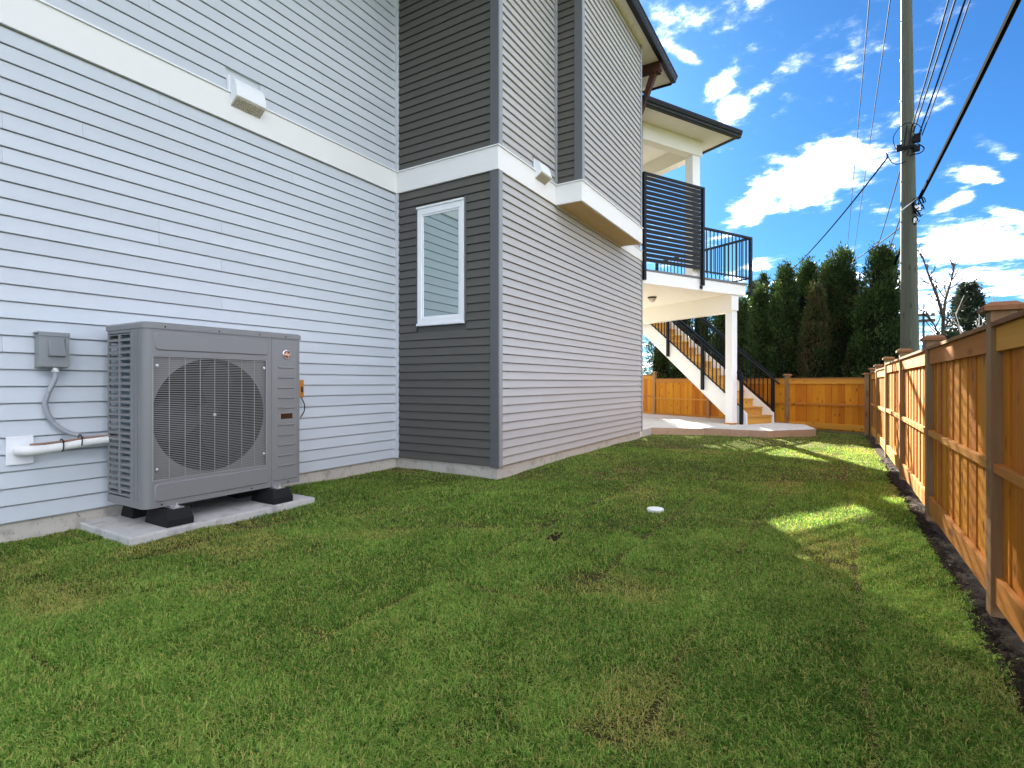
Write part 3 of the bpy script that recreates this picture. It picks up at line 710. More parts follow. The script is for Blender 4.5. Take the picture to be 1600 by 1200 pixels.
# fan plate with round hole
pl = MB(); cy_, cz_, rr_ = (GY0+GY1)/2, .848, .442; N = 96
xp = FX-.034; vo_, vi_, vb_ = [], [], []
for i in range(N):
    t = 2*math.pi*i/N; cs_, sn_ = math.cos(t), math.sin(t)
    k = min(((GY1-cy_) if cs_ > 0 else (cy_-GY0))/max(abs(cs_), 1e-6), ((GZ1-cz_) if sn_ > 0 else (cz_-GZ0))/max(abs(sn_), 1e-6))
    k = max(k, rr_+.002)
    vo_.append((xp, cy_+k*cs_, cz_+k*sn_)); vi_.append((xp, cy_+rr_*cs_, cz_+rr_*sn_)); vb_.append((xp-.2, cy_+rr_*.985*cs_, cz_+rr_*.985*sn_))
pl.add(vo_+vi_+vb_, [(i, (i+1) % N, N+(i+1) % N, N+i) for i in range(N)])
part('fan_plate', pl, M['metal_grey'], hp)
sh = MB(); sh.add(vi_+vb_+[(xp-.2, cy_, cz_)], [(i, (i+1) % N, N+(i+1) % N, N+i) for i in range(N)]+[(N+i, N+(i+1) % N, 2*N) for i in range(N)])
part('fan_shroud', sh, M['shroud'], hp)
fan = MB(); fan.tube([(xp-.11, cy_, cz_), (xp-.055, cy_, cz_), (xp-.045, cy_, cz_)], [.085, .08, .05], 24)
fan = part('fan', fan, M['fan_black'], hp)
for q in range(3):
    a0 = R(62+120*q); bl = MB(); rings = []
    for i in range(9):
        rad = .075+.345*i/8; half = R(14+22*math.sin(math.pi*min(1, .25+.75*i/8)))*(1.15-.25*i/8); sw = R(10*i/8)
        row = []
        for j in range(7):
            t = a0+sw+half*(-1+2*j/6); dx = .038*(-1+2*j/6)+.012*math.sin(math.pi*j/6)
            row.append((xp-.09+dx, cy_+rad*math.cos(t), cz_+rad*math.sin(t)))
        rings += row
    n_ = len(rings); rings2 = [(x-.004, y, z) for x, y, z in rings]
    f1 = [(i*7+j, i*7+j+1, (i+1)*7+j+1, (i+1)*7+j) for i in range(8) for j in range(6)]
    bl.add(rings+rings2, f1+[tuple(v+n_ for v in reversed(f)) for f in f1])
    part('blade', bl, M['fan_black'], fan, smooth=True)
# grille of wires
gr = MB(); xw = FX-.006; nw = 66
for i in range(nw+1):
    z = GZ0+.006+(GZ1-GZ0-.012)*i/nw; gr.box(xw-.0016, xw+.0016, GY0+.003, GY1-.003, z-.0019, z+.0019)
for i in range(9):
    y = GY0+.006+(GY1-GY0-.012)*i/8; w_ = .0018 if 0 < i < 8 else .004; gr.box(xw+.0023, xw+.0065, y-w_, y+w_, GZ0+.003, GZ1-.003)
gr.box(xw-.003, xw+.006, GY0+.003, GY1-.003, GZ1-.009, GZ1-.002); gr.box(xw-.003, xw+.006, GY0+.003, GY1-.003, GZ0+.002, GZ0+.009)
gri = part('fan_grille', gr, M['metal_wire'], hp)
for y, z in ((GY0+.035, GZ0+.085), (GY0+.035, GZ1-.075), (GY1-.03, GZ0+.105), (GY1-.03, GZ1-.075), (cy_, cz_)):
    s = MB(); s.tube([(xw+.003, y, z), (xw+.010, y, z), (xw+.013, y, z)], [.012, .011, .006], 10); part('screw', s, M['zinc'], gri)
# raised front panels
def raised(y0, y1, z0, z1, d=.009, name='raised_panel', rad=.03, par=None):
    b = MB(); n = 5
    def loop(ins):
        out = []
        for (cy, cz, a0) in ((y1-rad, z1-rad, 0), (y0+rad, z1-rad, 90), (y0+rad, z0+rad, 180), (y1-rad, z0+rad, 270)):
            for i in range(n): t = R(a0+90*i/(n-1)); out.append((cy+(rad-ins)*math.cos(t), cz+(rad-ins)*math.sin(t)))
        return out
    A = [(FX+.0005, y, z) for y, z in loop(0)]; B = [(FX+d, y, z) for y, z in loop(.008)]; k = len(A)
    b.add(A+B, [(i, (i+1) % k, k+(i+1) % k, k+i) for i in range(k)]+[tuple(range(k, 2*k))])
    return smooth_by_angle(part(name, b, M['metal_grey'], par or hp), 20)
raised(1.95, DV-.03, 1.335, 1.470); raised(1.95, DV-.03, .232, .368)
svc = part('service_panel', MB().box(FX-.03, FX-.001, DV+.002, SY1, HZ0, HZ1), M['metal_grey'], hp, bevel=.004)
raised(DV+.022, SY1-.022, .235, 1.470, .006, 'raised_panel', .02, svc)
for i, z in enumerate((1.235, 1.145, 1.055, .965, .875, .725, .635, .545, .455, .365)):
    rb_ = MB(); rb_.prism([(0, -.0075), (.008, -.003), (.008, .003), (0, .0075)], (FX+.006, DV+.062, z), (0, .158, 0), (1, 0, 0)); part('rib', rb_, M['metal_grey'], svc)
part('display', MB().box(FX+.0062, FX+.0085, DV+.09, DV+.205, .780, .826), M['display'], svc)
by, bz = DV+.145, 1.352
b = MB(); b.tube([(FX+.0062, by, bz), (FX+.012, by, bz), (FX+.014, by, bz)], [.041, .041, .036], 28); bd = part('badge', b, M['chrome'], svc)
b = MB(); b.tube([(FX+.0141, by, bz), (FX+.0155, by, bz)], [.034, .034], 28); part('badge_face', b, M['badge_red'], bd)
b = MB(); b.box(FX+.0156, FX+.0168, by-.030, by+.030, bz-.008, bz+.007)
b.add([(FX+.0156, by-.012, bz+.008), (FX+.0156, by+.004, bz+.008), (FX+.0156, by-.004, bz+.031), (FX+.0168, by-.012, bz+.008), (FX+.0168, by+.004, bz+.008), (FX+.0168, by-.004, bz+.031)], [(0, 1, 2), (5, 4, 3), (0, 3, 4, 1), (1, 4, 5, 2), (2, 5, 3, 0)])
b.add([(FX+.0156, by+.010, bz-.009), (FX+.0156, by+.018, bz-.009), (FX+.0156, by+.014, bz-.028), (FX+.0168, by+.010, bz-.009), (FX+.0168, by+.018, bz-.009), (FX+.0168, by+.014, bz-.028)], [(0, 1, 2), (5, 4, 3), (0, 3, 4, 1), (1, 4, 5, 2), (2, 5, 3, 0)])
part('badge_emblem', b, M['badge_gold'], bd)
# top cover, overhanging and rounded
tp = MB(); poly = [(BXX-.006, SY0-.008), (FX-r, SY0-.008)]+[(FX-r+(r+.008)*math.sin(t), SY0+r-(r+.008)*math.cos(t)) for t in [R(k) for k in range(15, 91, 15)]]+[(FX+.008, SY1+.006), (BXX-.006, SY1+.006)]
slab(tp, [(x, y, 0) for x, y in poly], HZ1-.012, HZ1+.022)
cx_, cy2 = (BXX+FX)/2, (SY0+SY1)/2
n_ = len(poly); up = [(cx_+(x-cx_)*.94, cy2+(y-cy2)*.975, HZ1+.036) for x, y in poly]; lowr = [(x, y, HZ1+.0221) for x, y in poly]
tp.add(lowr+up, [(i, (i+1) % n_, n_+(i+1) % n_, n_+i) for i in range(n_)]+[tuple(range(n_, 2*n_))])
tcov = part('top_cover', tp, M['metal_grey'], hp)
for y in (2.02, 2.42, 2.77, 3.02):
    s = MB(); s.tube([(FX+.0075, y, HZ1+.004), (FX+.011, y, HZ1+.004)], .006, 8); part('screw', s, M['shroud'], tcov)
for y in (2.0, 2.7, 3.05):
    s = MB(); s.tube([(FX-.001, y, HZ0+.02), (FX+.004, y, HZ0+.02)], .006, 8); part('screw', s, M['shroud'], cab)
# side louvre: bars in two columns, coil behind
lv = MB(); nr = 26
xm = (LX0+LX1)/2
for i in range(nr+1):
    z = LZ0+(LZ1-LZ0)*i/nr
    lv.add([(LX0, SY0, z-.008), (LX1, SY0, z-.008), (LX1, SY0, z+.008), (LX0, SY0, z+.008), (LX0, SY0+.022, z+.004), (LX1, SY0+.022, z+.004), (LX1, SY0+.022, z+.018), (LX0, SY0+.022, z+.018)],
           [(0, 1, 2, 3), (7, 6, 5, 4), (0, 4, 5, 1), (3, 2, 6, 7), (0, 3, 7, 4), (1, 5, 6, 2)])
lv.box(xm-.015, xm+.015, SY0-.001, SY0+.014, LZ0, LZ1)
part('louvre', lv, M['metal_grey'], hp)
co = MB(); co.box(-4.70, LX1+.02, SY0+.055, SY0+.08, HZ0+.03, HZ1-.02); co.box(-4.74, -4.70, SY0+.055, SY1-.03, HZ0+.03, HZ1-.02); part('coil', co, M['coil'], hp)
# rubber feet with brackets
for y in (2.08, 2.93):
    w0, w1, z0, z1 = .095, .078, .056, .176
    for (xa, xb) in ((-4.80, -4.60), (-4.42, -4.095)):
        ft = MB()
        ft.add([(xa, y-w0, z0), (xb, y-w0, z0), (xb, y+w0, z0), (xa, y+w0, z0), (xa+.02, y-w0, z0+.05), (xb, y-w0, z0+.05), (xb, y+w0, z0+.05), (xa+.02, y+w0, z0+.05), (xa+.03, y-w1, z1), (xb-.035, y-w1, z1), (xb-.035, y+w1, z1), (xa+.03, y+w1, z1)],
               [(3, 2, 1, 0), (0, 1, 5, 4), (1, 2, 6, 5), (2, 3, 7, 6), (3, 0, 4, 7), (4, 5, 9, 8), (5, 6, 10, 9), (6, 7, 11, 10), (7, 4, 8, 11), (8, 9, 10, 11)])
        fo = part('rubber_foot', ft, M['rubber'], hp, bevel=.006)
    bk = MB(); bk.box(-4.25, -4.135, y-.035, y+.045, .1765, .183); bk.box(-4.72, -4.21, y-.02, y+.02, .1832, HZ0-.001); bk.tube([(-4.165, y+.01, .183), (-4.165, y+.01, .212)], .006, 8); bk.tube([(-4.165, y+.01, .1832), (-4.165, y+.01, .194)], .014, 6)
    part('mounting_bracket', bk, M['zinc'], fo)

# ------------------------------------------------------------------ things on the light wall
xs = XA+.016
db = thing('disconnect_box', 'small grey electrical disconnect box on the light wall left of the heat pump', 'electrical box', (xs, 1.565, 1.32))
b0 = part('enclosure', MB().box(xs, xs+.085, 1.482, 1.650, 1.208, 1.445), M['box_grey'], db, bevel=.006)
part('lid', MB().box(xs+.0855, xs+.094, 1.478, 1.654, 1.214, 1.449), M['box_grey'], db, bevel=.003)
tpb = MB(); tpb.box(xs, xs+.098, 1.475, 1.657, 1.4495, 1.462); tpb.box(xs+.0945, xs+.1, 1.475, 1.657, 1.432, 1.4495); part('rain_cap', tpb, M['box_grey'], db, bevel=.002)
hd = MB(); hd.add([(xs+.0942, 1.528, 1.288), (xs+.0942, 1.632, 1.288), (xs+.0942, 1.632, 1.425), (xs+.0942, 1.528, 1.425), (xs+.122, 1.535, 1.293), (xs+.122, 1.625, 1.293), (xs+.108, 1.618, 1.408), (xs+.108, 1.542, 1.408)],
              [(0, 1, 5, 4), (1, 2, 6, 5), (2, 3, 7, 6), (3, 0, 4, 7), (4, 5, 6, 7)]); part('pull_cover', hd, M['box_hood'], db)
em = MB()
rr = random.Random(4)
for zz, n in ((1.262, 5), (1.248, 16), (1.236, 12)):
    for i in range(n):
        w = .003+.003*rr.random(); y = 1.565+(i-n/2)*.0082; em.box(xs+.0941, xs+.0952, y, y+w, zz-.003, zz+.003)
part('embossing', em, M['box_grey'], db)
sc_ = MB(); sc_.tube([(xs+.06, 1.585, 1.208), (xs+.06, 1.585, 1.185)], .022, 14); sc_.tube([(xs+.06, 1.585, 1.188), (xs+.06, 1.585, 1.178)], .026, 6); part('conduit_fitting', sc_, M['zinc'], db)
def bez(ctrl, n=40):
    ctrl = [Vector(c_) for c_ in ctrl]; out = []
    for i in range(len(ctrl)-1):
        p0, p1, p2, p3 = ctrl[max(i-1, 0)], ctrl[i], ctrl[i+1], ctrl[min(i+2, len(ctrl)-1)]
        for k in range(n//(len(ctrl)-1)):
            t = k/(n//(len(ctrl)-1)); out.append(.5*((2*p1)+(p2-p0)*t+(2*p0-5*p1+4*p2-p3)*t*t+(3*p1-p0-3*p2+p3)*t**3))
    return out+[ctrl[-1]]
cd = MB(); cdp = bez([(xs+.06, 1.585, 1.18), (xs+.06, 1.578, 1.12), (xs+.045, 1.545, 1.02), (xs+.035, 1.535, .93), (xs+.035, 1.575, .82), (xs+.05, 1.66, .735), (xs+.075, 1.76, .70), (xs+.09, 1.87, .70), (xs+.10, 1.95, .705)], 120)
rad = [.0165+.0007*(1 if i % 2 else -1) for i in range(len(cdp))]
cd.tube(cdp, rad, 10); smooth_by_angle(part('conduit', cd, M['conduit'], db), 60)
rl_ = thing('refrigerant_line', 'white insulated pipe leaving a square white wall plate beside the heat pump', 'pipe', (xs, 1.40, .63))
part('wall_plate', MB().box(xs, xs+.016, 1.328, 1.475, .530, .725), M['vinyl_white'], rl_, bevel=.003)
pp = MB(); pp.tube(bez([(xs+.0, 1.395, .63), (xs+.05, 1.395, .63), (xs+.095, 1.425, .628), (xs+.10, 1.49, .628), (xs+.10, 1.60, .637), (xs+.105, 1.75, .655), (xs+.11, 1.95, .668)], 60), [.036]*31+[.033]*10+[.030]*10+[.028]*10, 14); 
smooth_by_angle(part('insulated_pipe', pp, M['pipe_white'], rl_), 60)
pp = MB(); pp.tube(bez([(xs+.09, 1.43, .668), (xs+.105, 1.49, .670), (xs+.105, 1.62, .677), (xs+.108, 1.75, .688), (xs+.11, 1.95, .698)], 40), .0085, 8); smooth_by_angle(part('thin_pipe', pp, M['copper'], rl_), 60)
for y, z in ((1.605, .650), (1.715, .672)):
    t_ = MB(); ringp = [(xs+.103+.038*math.cos(t), y, z+.045*math.sin(t)) for t in [R(k) for k in range(0, 361, 24)]]; t_.tube(ringp, .004, 6, cap=False)
    t_.box(xs+.134, xs+.146, y-.004, y+.004, z+.02, z+.03); part('cable_tie', t_, M['tie'], rl_)
jb = thing('junction_box', 'small orange brown box on the light wall right of the heat pump', 'junction box', (xs, 3.66, 1.03))
part('box_body', MB().box(xs, xs+.06, 3.58, 3.69, .945, 1.13), M['orange_box'], jb, bevel=.006)
part('latch', MB().box(xs+.0605, xs+.066, 3.655, 3.678, 1.0, 1.06), M['lamp_metal'], jb)
w_ = MB(); w_.tube(bez([(xs+.04, 3.67, .945), (xs+.05, 3.70, .88), (xs+.045, 3.705, .80), (xs+.03, 3.67, .73)], 24), .005, 6); part('cord', w_, M['cable'], jb)

# ------------------------------------------------------------------ cedar fences
def fence(root, pts_map, bays, tops, gz=0.0, board_w=.116, face=1):
    """pts_map(s, n, z): s along, n towards the garden (+) ; bays = post positions"""
    T = pts_map; mesh = {}
    for i, s in enumerate(bays):
        zt = tops[i]
        p = part('post', MB().box(s, s+.09, -.045, .045, gz-.2, zt, T=T), M['post_wood'], root, bevel=.003)
        c = MB(); c.box(s-.028, s+.118, -.073, .073, zt+.0005, zt+.022, T=T)
        q = [T(s-.028, -.073, zt+.0222), T(s+.118, -.073, zt+.0222), T(s+.118, .073, zt+.0222), T(s-.028, .073, zt+.0222), T(s+.0, -.045, zt+.042), T(s+.09, -.045, zt+.042), T(s+.09, .045, zt+.042), T(s+.0, .045, zt+.042)]
        c.hexa(q); part('post_cap', c, M['cedar_dark'], p)
    for i in range(len(bays)-1):
        s0, s1 = bays[i]+.09, bays[i+1]; zt = min(tops[i], tops[i+1])-.075; L = s1-s0
        part('cap_rail', MB().box(s0+.001, s1-.001, -.03, .045, zt, zt+.022, T=T), M['cedar_dark'], root)
        part('top_rail', MB().box(s0+.001, s1-.001, .004, .026, zt-.115, zt-.0005, T=T), M['cedar_rail'], root, bevel=.002)
        zm = (zt-.115+.19)/2+gz*.5-.005
        part('mid_rail', MB().box(s0+.001, s1-.001, .004, .036, zm-.03, zm+.012, T=T), M['cedar_rail'], root, bevel=.002)
        part('bottom_board', MB().box(s0+.001, s1-.001, .004, .030, gz+.075, gz+.20, T=T), M['cedar_rail'], root, bevel=.002)
        n = max(4, round(L/board_w)); w = L/n; rr = random.Random(int(i*13+len(bays)))
        for k in range(n):
            back = k % 2; a = s0+k*w-(.003 if back else 0); bq = s0+(k+1)*w+(.003 if back else 0)
            a = max(a+rr.uniform(0, .004), s0+.001); bq = min(bq-rr.uniform(0.001, .004), s1-.001)
            d0 = -.0225 if back else -.015
            part('board', MB().box(a, bq, d0, d0+.017+rr.uniform(0, .0015), gz+.05+rr.uniform(-.01, .01), zt-.001, T=T), M['cedar'], root)
fr_ = thing('side_fence', 'tall cedar board fence with capped posts along the right of the lawn', 'fence', (XF, 6, 0))
fence(fr_, lambda s, n, z: (XF+.045-n, s, z), [-.82, 1.23, 3.285, 5.33, 7.38, 9.43, 11.48, 13.25], [1.435, 1.435, 1.435, 1.435, 1.44, 1.435, 1.385, 1.365], 0)
BF = (-2.64, 15.10)
fb_ = thing('back_fence', 'lower cedar board fence across the back behind the stairs', 'fence', (-.2, 13.8, 0))
def BT(s, n, z): return (BF[0]-E2[0]*s-E1[0]*n, BF[1]-E2[1]*s-E1[1]*n, z)
fence(fb_, BT, [-6.2, -4.3, -2.42, -.40, 1.86, 3.62], [1.40, 1.40, 1.40, 1.285, 1.265, 1.265], 0, .14)

# ------------------------------------------------------------------ lawn drain cap and clod
cpo = MB(); cpo.tube([(-1.33, 4.585, -.02), (-1.33, 4.585, .010), (-1.33, 4.585, .016)], [.072, .072, .064], 28); tag(part('cleanout_cap', cpo, M['white_cap']), 'round white plastic cleanout cap set in the grass', 'drain cap')
cl_ = MB()
for i in range(16):
    x, y, r = -1.68+random.gauss(0, .03), 3.36+random.gauss(0, .03), random.uniform(.008, .02); z = .02
    cl_.add([(x+r, y, z), (x, y+r*1.2, z), (x-r, y, z), (x, y-r, z), (x, y, z+r*.8), (x, y, z-r)], [(0, 1, 4), (1, 2, 4), (2, 3, 4), (3, 0, 4), (1, 0, 5), (2, 1, 5), (3, 2, 5), (0, 3, 5)])
tag(part('soil_lump', cl_, M['soil']), 'small dark lump of soil lying on the grass in mid lawn', 'soil')

# ------------------------------------------------------------------ utility pole and wires
pole = thing('utility_pole', 'tall weathered wooden utility pole behind the side fence', 'utility pole', (1.31, 13.66, 0))
b = MB(); b.tube([(1.318, 13.66, -.2), (1.318, 13.66, 1.6), (1.285, 13.645, 5.5), (1.262, 13.63, 8.5), (1.25, 13.62, 10.6)], [.165, .162, .125, .098, .085], 24); smooth_by_angle(part('pole', b, M['pole_wood'], pole), 60)
def wl_(z): return (1.31-.008*(z-1.6), 13.655)
def hw(name, mb, mat): return part(name, mb, mat, pole)
x_, y_ = wl_(6.03)
b = MB(); b.box(x_-.20, x_-.10, y_-.2, y_-.12, 5.86, 5.98); b.box(x_-.12, x_+.14, y_-.16, y_-.13, 5.88, 5.94); b.box(x_+.09, x_+.20, y_-.2, y_-.10, 5.98, 6.14); b.box(x_+.09, x_+.19, y_-.2, y_-.10, 5.80, 5.9)
b.tube([(x_-.02, y_-.16, 6.35), (x_-.08, y_-.22, 5.92)], .012, 6); b.tube([(x_+.06, y_-.16, 6.3), (x_-.02, y_-.22, 5.72)], .012, 6); hw('bracket', b, M['wire'])
b = MB()
b.tube(bez([(x_-.2, y_-.16, 5.9), (x_-.25, y_-.2, 6.15), (x_-.1, y_-.3, 6.33), (x_+.1, y_-.25, 6.33), (x_+.22, y_-.15, 6.22), (x_+.17, y_-.15, 6.05)], 50), .007, 6)
b.tube(bez([(x_+.15, y_-.15, 5.95), (x_+.26, y_-.12, 5.85), (x_+.2, y_-.16, 5.75), (x_+.02, y_-.2, 5.72)], 40), .011, 6)
hw('cable_loop', b, M['cable'])
x2, y2 = wl_(4.8); b = MB(); rr = random.Random(9)
for i in range(9):
    c0 = Vector((x2+.16+rr.uniform(-.06, .08), y2-.1+rr.uniform(-.1, .05), 4.78-rr.uniform(0, .42))); r_ = rr.uniform(.05, .13); ph = rr.uniform(0, 6)
    b.tube([c0+Vector((r_*math.cos(t)*.7, r_*.4*math.sin(t+ph), r_*1.3*math.sin(t))) for t in [R(k) for k in range(0, 330, 22)]], .010, 6)
hw('cable_loop', b, M['cable'])
b = MB(); b.box(x2+.10, x2+.20, y2-.14, y2-.05, 4.60, 4.70); b.tube([(x2-.14, y2-.16, 4.62), (x2+.16, y2-.14, 4.86)], .012, 6); b.box(x2+.08, x2+.15, y2-.14, y2-.06, 4.36, 4.46); hw('clamp', b, M['zinc'])
b = MB()
for i in range(16):
    z = 1.9+i*.42; x0, y0 = wl_(z); a = R(200+(i % 2)*75+random.uniform(-12, 12)); r0 = .162-.0098*(z-1.6)
    d_ = Vector((math.cos(a), math.sin(a), 0)); p_ = Vector((x0, y0, z))+d_*(r0-.012); b.tube([p_, p_+d_*.018], .017, 7)
hw('bolt', b, M['lamp_metal'])
def wire(pts, r, mat, label, sag=0):
    b = MB(); n = 24; P, Q = Vector(pts[0]), Vector(pts[-1]); ps = []
    for i in range(n+1):
        t = i/n; p = P.lerp(Q, t); p.z -= 4*sag*t*(1-t); ps.append(p)
    b.tube(ps, r, 6); o = part('overhead_wire', b, M[mat]); tag(o, label, 'wire', 'overhead wires at the utility pole'); return o
def along(X, Z, y0, y1, X1=None, Z1=None): return [(X, y0, Z), (X1 if X1 is not None else X, y1, Z1 if Z1 is not None else Z)]
wire(along(.62, 9.3, -3, 150), .011, 'wire', 'thin wire crossing the sky far left of the pole, nearly vertical', .15)
wire(along(1.00, 9.3, -3, 150), .011, 'wire', 'thin wire crossing the sky just left of the pole', .15)
wire([(1.46, -6, 8.75), (1.33, 13.5, 6.28)], .013, 'wire', 'leftmost of the four thin wires rising from the upper pole bracket', .5)
wire([(1.62, -6, 8.65), (1.36, 13.5, 6.20)], .013, 'wire', 'second from left of the four thin wires above the upper pole bracket', .5)
wire([(1.73, -6, 8.55), (1.45, 13.5, 6.12)], .013, 'wire', 'third from left of the four thin wires above the upper pole bracket', .5)
wire([(1.78, -6, 8.50), (1.50, 13.5, 6.10)], .010, 'wire', 'rightmost of the four thin wires above the upper pole bracket', .5)
wire([(1.90, -6, 6.2), (1.47, 13.55, 4.86)], .034, 'cable', 'thick black bundled cable sloping up to the right from the pole', .28)
wire([(1.20, 13.7, 5.7), (1.05, 36, 6.2)], .012, 'wire', 'upper thin wire running on from the back of the pole', .5)
wire([(1.22, 13.7, 4.75), (1.15, 36, 5.5)], .012, 'wire', 'lower thin wire running on from the back of the pole', .5)
wire([(1.20, 13.75, 4.0), (1.05, 30, 3.6)], .03, 'cable', 'thick black cable running on low behind the pole', .3)
wire([(.92, 13.45, 5.75), (-3.07, 28.5, 5.45)], .018, 'wire', 'service wire sloping down left from the pole to the cedar trees', .35)
wire([(1.2, 13.6, 4.35), (-1.2, 24, 5.1)], .012, 'wire', 'low service wire dropping left from the pole behind the tallest cedar', .25)
b = MB(); b.tube(bez([(1.28, 13.55, 5.93), (1.08, 13.5, 5.86), (.95, 13.45, 5.86), (.93, 13.45, 5.78)], 24), .007, 6); b.tube(bez([(1.28, 13.55, 5.66), (1.12, 13.5, 5.6), (1.0, 13.46, 5.64), (.90, 13.45, 5.86), (.93, 13.45, 5.76)], 30), .008, 6); hw('drop_loop', b, M['cable'])

# ------------------------------------------------------------------ trees
def leaf_mesh(name, C, Nrm, up, w, h, tint, dry, mat):
    """quads: centre C, normal-ish axis and up axis arrays"""
    n = len(C); side = np.cross(up, Nrm); side /= (np.linalg.norm(side, axis=1, keepdims=True)+1e-9)
    w = w[:, None]; h = h[:, None]
    V = np.stack([C-side*w*.5, C+up*h*.25+side*w*.62, C+up*h, C+up*h*.3-side*w*.62], 1).reshape(-1, 3)
    me = bpy.data.meshes.new(name); F = np.arange(n*4).reshape(n, 4)
    me.vertices.add(n*4); me.vertices.foreach_set('co', V.ravel().astype(np.float32))
    me.loops.add(n*4); me.loops.foreach_set('vertex_index', F.ravel().astype(np.int32))
    me.polygons.add(n); me.polygons.foreach_set('loop_start', (np.arange(n)*4).astype(np.int32)); me.polygons.foreach_set('loop_total', np.full(n, 4, np.int32))
    me.update(); at = me.attributes.new('tint', 'FLOAT_COLOR', 'POINT')
    cc = np.zeros((n*4, 4), np.float32); cc[:, 0] = np.repeat(tint, 4); cc[:, 1] = np.repeat(dry, 4); cc[:, 3] = 1
    at.data.foreach_set('color', cc.ravel()); me.materials.append(mat); return me
def cedar(x, y, h, R0, label, seed, brown=.06, n=11000, round_top=.5):
    g = np.random.default_rng(seed); t0 = thing('cedar_tree', label, 'tree', (x, y, 0), 'columnar cedars behind the back fence')
    b = MB(); b.tube([(x, y, -.1), (x, y, h*.5), (x, y, h*.9)], [.09, .06, .02], 8); part('trunk', b, M['bark'], t0)
    def prof(t): return 1.07*R0*np.clip((1-t)/round_top, 0, 1)**.55*(.80+.2*np.clip(t/.25, 0, 1))
    # clumps on the envelope
    nc = 260; ct = g.random(nc)**.85*.97+.01; ca = g.random(nc)*2*np.pi
    lob = 1+.10*np.sin(ca*3+seed)+.08*np.sin(ct*17+ca*2+seed)
    cr = prof(ct)*lob*(.72+.28*g.random(nc)**.5)
    cc = np.stack([cr*np.cos(ca), cr*np.sin(ca), ct*h], 1); csz = (.10+.10*g.random(nc))*(R0/.45)**.5
    ctint = np.clip(.45+.28*g.standard_normal(nc), 0, 1); cdry = (g.random(nc) < brown)*g.uniform(.4, 1., nc)
    k = g.integers(0, nc, n); d = g.standard_normal((n, 3)); d /= np.linalg.norm(d, axis=1, keepdims=True); rad = csz[k]*g.random(n)**.4
    Cp = cc[k]+d*rad[:, None]*np.array([1, 1, 1.75])
    out = np.stack([np.cos(ca[k]), np.sin(ca[k]), 0*ca[k]], 1)
    up = out*.45+np.array([0, 0, 1.])+d*.55+g.standard_normal((n, 3))*.25; up /= np.linalg.norm(up, axis=1, keepdims=True)
    nr = out+g.standard_normal((n, 3))*.8
    w = g.uniform(.018, .038, n); hh = g.uniform(.042, .10, n)
    Cp[:, 2] = np.maximum(Cp[:, 2], .02)
    me = leaf_mesh('foliage', Cp, nr, up, w, hh, np.clip(ctint[k]+.2*g.standard_normal(n), 0, 1), np.clip(cdry[k]+.06*g.random(n), 0, 1), M['cedar_leaf'])
    link('foliage', me, t0)
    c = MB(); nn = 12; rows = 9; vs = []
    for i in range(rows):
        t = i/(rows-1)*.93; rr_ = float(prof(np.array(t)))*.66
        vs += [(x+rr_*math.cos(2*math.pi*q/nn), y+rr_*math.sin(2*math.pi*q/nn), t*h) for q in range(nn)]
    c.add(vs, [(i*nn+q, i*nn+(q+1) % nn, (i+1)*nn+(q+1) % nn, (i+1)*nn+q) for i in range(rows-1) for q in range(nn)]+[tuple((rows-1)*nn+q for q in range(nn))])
    part('light_block_core', c, M['core'], t0)  # dark solid added inside the crown to block light
TREES = [(0.94, 15.43, 4.25, .58, 'tall dense cedar tree nearest the utility pole', .05, 16000, .55),
 (0.10, 16.12, 4.50, .58, 'tallest broad cedar tree left of the one by the pole', .10, 16000, .5),
 (-.42, 15.6, 3.60, .29, 'narrow brown tinged cedar tree in front of the taller ones', .55, 8000, .5),
 (-.65, 16.75, 4.38, .52, 'dark green cedar tree behind the brown tinged one', .03, 13000, .5),
 (-1.16, 16.23, 4.26, .38, 'bright edged slender cedar tree left of the dark green one', .03, 11000, .6),
 (-1.87, 17.87, 4.35, .36, 'pointed cedar tree standing further back beyond the stair foot', .02, 8000, .8),
 (-1.80, 16.47, 3.75, .42, 'shorter pointed cedar tree above the stair handrail', .02, 11000, .9),
 (-2.25, 18.5, 4.32, .26, 'slender spire topped cedar tree just right of the deck corner', .02, 6000, .9),
 (-1.50, 17.9, 4.12, .28, 'small dark cedar tree in the gap between two slender ones', .02, 5000, .8),
 (-2.38, 17.23, 3.60, .42, 'cedar tree seen right beside the white deck post', .02, 9000, .8),
 (-.28, 17.25, 4.36, .26, 'thin green cedar tree peeking left of the tallest one', .02, 5000, .6),
 (-3.02, 17.58, 3.65, .45, 'first cedar tree left of the deck post, behind the handrail', .02, 7000, .8),
 (-3.66, 17.93, 3.64, .46, 'second cedar tree left of the deck post, behind the stairs', .02, 7000, .8),
 (-4.44, 18.47, 3.71, .50, 'third cedar tree left of the deck post, under the beam', .02, 7000, .8),
 (-5.22, 18.78, 3.87, .52, 'cedar tree under the stairs beside the house corner', .02, 7000, .8),
 (-6.85, 19.3, 6.3, .85, 'mostly unseen cedar tree, enlarged to block sun behind the far house corner', .02, 6000, .8)]  # last cedar moved and enlarged to keep stray sun off the lawn
for i, (x, y, h, r_, lab, br_, n_, rt) in enumerate(TREES): cedar(x, y, h, r_, lab, 40+i, br_, int(n_*1.35), rt)
